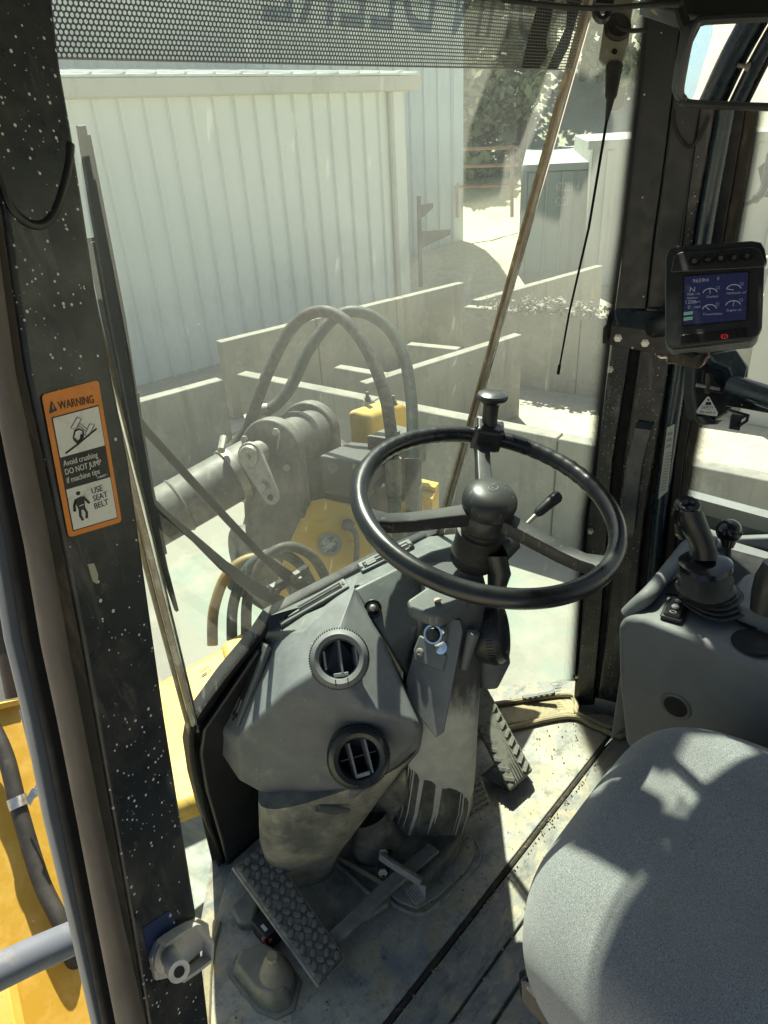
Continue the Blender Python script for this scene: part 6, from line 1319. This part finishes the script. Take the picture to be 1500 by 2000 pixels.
# ---- seat
se = thing('operator_seat', 'grey woven fabric seat cushion dappled with sunlight', 'seat', V(.66, 0, .1))
sx0, sx1, sy1, sy0 = .398, .915, .276, -.24
nu, nv = 64, 64; g = []
def seatpt(u, v):   # u,v in -1..1, squared superellipse with crown
    a = math.atan2(v, u); m_ = max(abs(u), abs(v)); 
    if m_ < 1e-9: ux = uy = 0
    else:
        k_ = m_/((abs(math.cos(a))**3.6+abs(math.sin(a))**3.6)**(1/3.6)); ux, uy = k_*math.cos(a), k_*math.sin(a)
    x = (sx0+sx1)/2+(sx1-sx0)/2*ux*(1.0-.05*max(0, uy)*abs(ux)); y = (sy0+sy1)/2+(sy1-sy0)/2*uy
    return x, y, m_
def seatz(m_, x, y):
    z = .494-.006*m_**2-.050*max(0, (m_-.78)/.22)**2.4
    z += .010*math.exp(-((x-.52)/.05)**2)+.010*math.exp(-((x-.82)/.05)**2)-.012*math.exp(-((x-.67)/.10)**2-((y+.02)/.12)**2)
    da_ = math.hypot(x-.76, y+.16)-.185
    z -= .007*math.exp(-(da_/.010)**2)*(1 if y > -.12 else 0)
    return z
for j in range(nv+1):
    row = []
    for i in range(nu+1):
        x, y, m_ = seatpt(-1+2*i/nu, -1+2*j/nv); row.append(V(x, y, seatz(m_, x, y)))
    g.append(row)
mb = MB().grid(g)
# side wall: continue boundary downward with roll
bd = [(i, 0) for i in range(nu)]+[(nu, j) for j in range(nv)]+[(nu-i, nv) for i in range(nu)]+[(0, nv-j) for j in range(nv)]
prev = [j*(nu+1)+i for i, j in bd]; cxy = V((sx0+sx1)/2, (sy0+sy1)/2, 0)
for dz, sc2 in ((.025, 1.012), (.055, 1.014), (.085, 1.0), (.10, .96)):
    cur = []
    for i, j in bd:
        p = g[j][i]; q_ = cxy+(V(p[0], p[1], 0)-cxy)*sc2; cur.append(len(mb.v)); mb.v.append((q_[0], q_[1], p[2]-dz))
    n = len(bd)
    for k in range(n): mb.f.append((prev[k], cur[k], cur[(k+1) % n], prev[(k+1) % n]))
    prev = cur
mb.f.append(tuple(prev))
part('cushion', mb, m_fab, se, sub=1)
part('base_shell', MB().loft([(V(.665, .0, .30), V(.235, 0, 0), V(0, .235, 0)), (V(.665, .0, .37), V(.24, 0, 0), V(0, .245, 0)), (V(.665, .0, .395), V(.24, 0, 0), V(0, .245, 0))], 40, 4.5), m_blkg, se)
part('suspension', MB().loft([(V(.665, -.02, .01), V(.19, 0, 0), V(0, .18, 0)), (V(.665, -.02, .16), V(.17, 0, 0), V(0, .17, 0)), (V(.665, -.02, .30), V(.20, 0, 0), V(0, .20, 0))], 32, 4), m_rub, se)
lt = at(1052, 1925, .87)
part('adjuster_latch', MB().prism([at(x, y, .90) for x, y in ((1018, 1915), (1030, 1905), (1060, 1925), (1078, 1960), (1110, 1990), (1110, 2030), (1070, 2020), (1020, 1960))], _f*.02), m_blkg, se, bevel=.004)
part('latch_clip', MB().prism([at(x, y, .885) for x, y in ((1028, 1932), (1040, 1922), (1052, 1934), (1044, 1950))], _f*.01), m_steelw, se, bevel=.001, seg=1)
part('backrest', MB().loft([(V(.66, -.33, .50), V(.23, 0, 0), V(0, .06, 0)), (V(.66, -.40, .85), V(.22, 0, 0), V(0, .055, 0)), (V(.66, -.44, 1.10), V(.17, 0, 0), V(0, .04, 0))], 32, 3.5), m_fab, se)
# ---- inside mirror
mi = thing('interior_mirror', 'rounded black framed mirror at the top right reflecting the yard behind', 'mirror', at(1420, 120, .62))
dc_ = nrm(_ray(1430, 125)); rdir = nrm(V(-.04, -1.0, -.15)); mnn = nrm(rdir-dc_); MM = Pl(at(1430, 125, .66), mnn); mnn = MM.toward()
gl_in = [(1368, 52), (1392, 45), (1580, 40), (1610, 60), (1600, 195), (1580, 205), (1360, 199), (1340, 190), (1334, 178), (1340, 140), (1352, 85)]
fr_out = [(1352, 42), (1385, 33), (1590, 28), (1625, 55), (1612, 205), (1585, 216), (1352, 207), (1330, 196), (1323, 178), (1330, 130), (1340, 75)]
part('frame', MB().prism([MM.hit(*q_) for q_ in fr_out], -mnn*.014), m_blk, mi, bevel=.004, seg=3)
part('rim', MB().tube(curve([MM.hit((a_[0]+b_[0])/2, (a_[1]+b_[1])/2, .001) for a_, b_ in zip(gl_in, fr_out)], 4, closed=True), .0038, 8, closed=True), m_blk, mi)
part('mirror_glass', MB().prism([MM.hit(*q_, .0008) for q_ in gl_in], mnn*.0004), m_mirror if 'm_mirror' in globals() else M('mirror_silver', (.86, .88, .86), .0, metal=1.0, rvar=0), mi)
part('arm', MB().tube(curve([at(1322, 0, .75), at(1330, 25, .73), at(1342, 60, .70), at(1360, 90, .68)], 4), .006, 8), m_rub, mi)
# ================================================================ OUTSIDE THE DOOR (left edge)
yp2 = thing('yellow_side_panel', 'tall deep yellow machine side panel outside the door', 'panel', at(60, 1700, 1.5))
pa = [at(-60, 1392, 1.55), at(45, 1368, 1.6), at(150, 1450, 1.6), at(230, 2100, 1.35), at(-80, 2100, 1.3)]
part('panel', MB().prism(pa, _f*.04), m_yel2, yp2, bevel=.004)
part('top_edge', MB().prism([at(-60, 1385, 1.55), at(45, 1362, 1.6), at(45, 1372, 1.6), at(-60, 1398, 1.55)], _f*-.02), m_yel, yp2)
part('lower_fold', MB().prism([at(-60, 1900, 1.30), at(8, 1890, 1.30), at(48, 2100, 1.22), at(-60, 2100, 1.22)], _f*.03), m_yel, yp2, bevel=.003)
part('orange_strip', MB().prism([at(-20, 1060, 1.6), at(8, 1085, 1.6), at(14, 1110, 1.6), at(-20, 1115, 1.6)], _f*.03), m_yel2, yp2)
ph = thing('drain_hose', 'black hose clamped to the yellow side panel', 'hose', at(60, 1600, 1.45))
Pp = [at(-20, 1410, 1.5), at(12, 1480, 1.48), at(40, 1590, 1.45), at(80, 1720, 1.42), at(118, 1800, 1.40), at(135, 1850, 1.40), at(150, 1880, 1.42), at(185, 1880, 1.45)]
part('hose', MB().tube(curve(Pp, 8), .0165, 18), m_rub, ph)
clp = at(35, 1567, 1.455); cax = nrm(at(80, 1720, 1.42)-at(40, 1590, 1.45))
part('clamp_band', MB().lathe([(.0165, -.011), (.0195, -.011), (.0195, .011), (.0165, .011)], clp, cax, 28, closed=True), m_steel, ph)
part('clamp_tail', MB().prism([at(50, 1560, 1.43), at(62, 1540, 1.43), at(84, 1530, 1.44), at(88, 1545, 1.44), at(66, 1560, 1.43), at(58, 1575, 1.43)], _f*.004), m_steel, ph, bevel=.001, seg=1)
part('clamp_bolt', MB().lathe([(0, -.008), (.007, -.008), (.007, 0), (.012, 0), (.012, .003), (0, .003)], at(76, 1543, 1.43), _f, 6), m_steel, ph, smooth=False)
hr = thing('handrail', 'grey tubular handrail outside the open door', 'handrail', at(60, 1860, .8))
part('tube', MB().tube([at(-80, 1935, .74), at(60, 1868, .80), at(165, 1822, .86)], .0195, 24), m_rail, hr)
part('upright', MB().tube([at(60, 1380, .92), at(105, 1560, .90), at(150, 1740, .88), at(165, 1822, .87), at(230, 2080, .84)], .014, 18), m_rail, hr)
mbk = thing('machine_fittings', 'pale machine fittings and hose ends glimpsed at the far left edge', 'fitting', at(15, 1320, 1.7))
part('pipe', MB().tube([at(-40, 1290, 1.7), at(20, 1300, 1.7), at(40, 1350, 1.7)], .03, 14), m_steelw, mbk)
part('dark_hose', MB().tube([at(5, 1180, 1.68), at(12, 1230, 1.68), at(14, 1275, 1.68)], .022, 14), m_rub, mbk)
part('sleeve', MB().tube([at(14, 1272, 1.68), at(30, 1360, 1.68)], .022, 14), m_trim, mbk)
part('white_cover', MB().prism([at(-40, 1320, 1.75), at(18, 1310, 1.75), at(38, 1365, 1.75), at(-40, 1385, 1.75)], _f*.05), m_wht, mbk, bevel=.01)
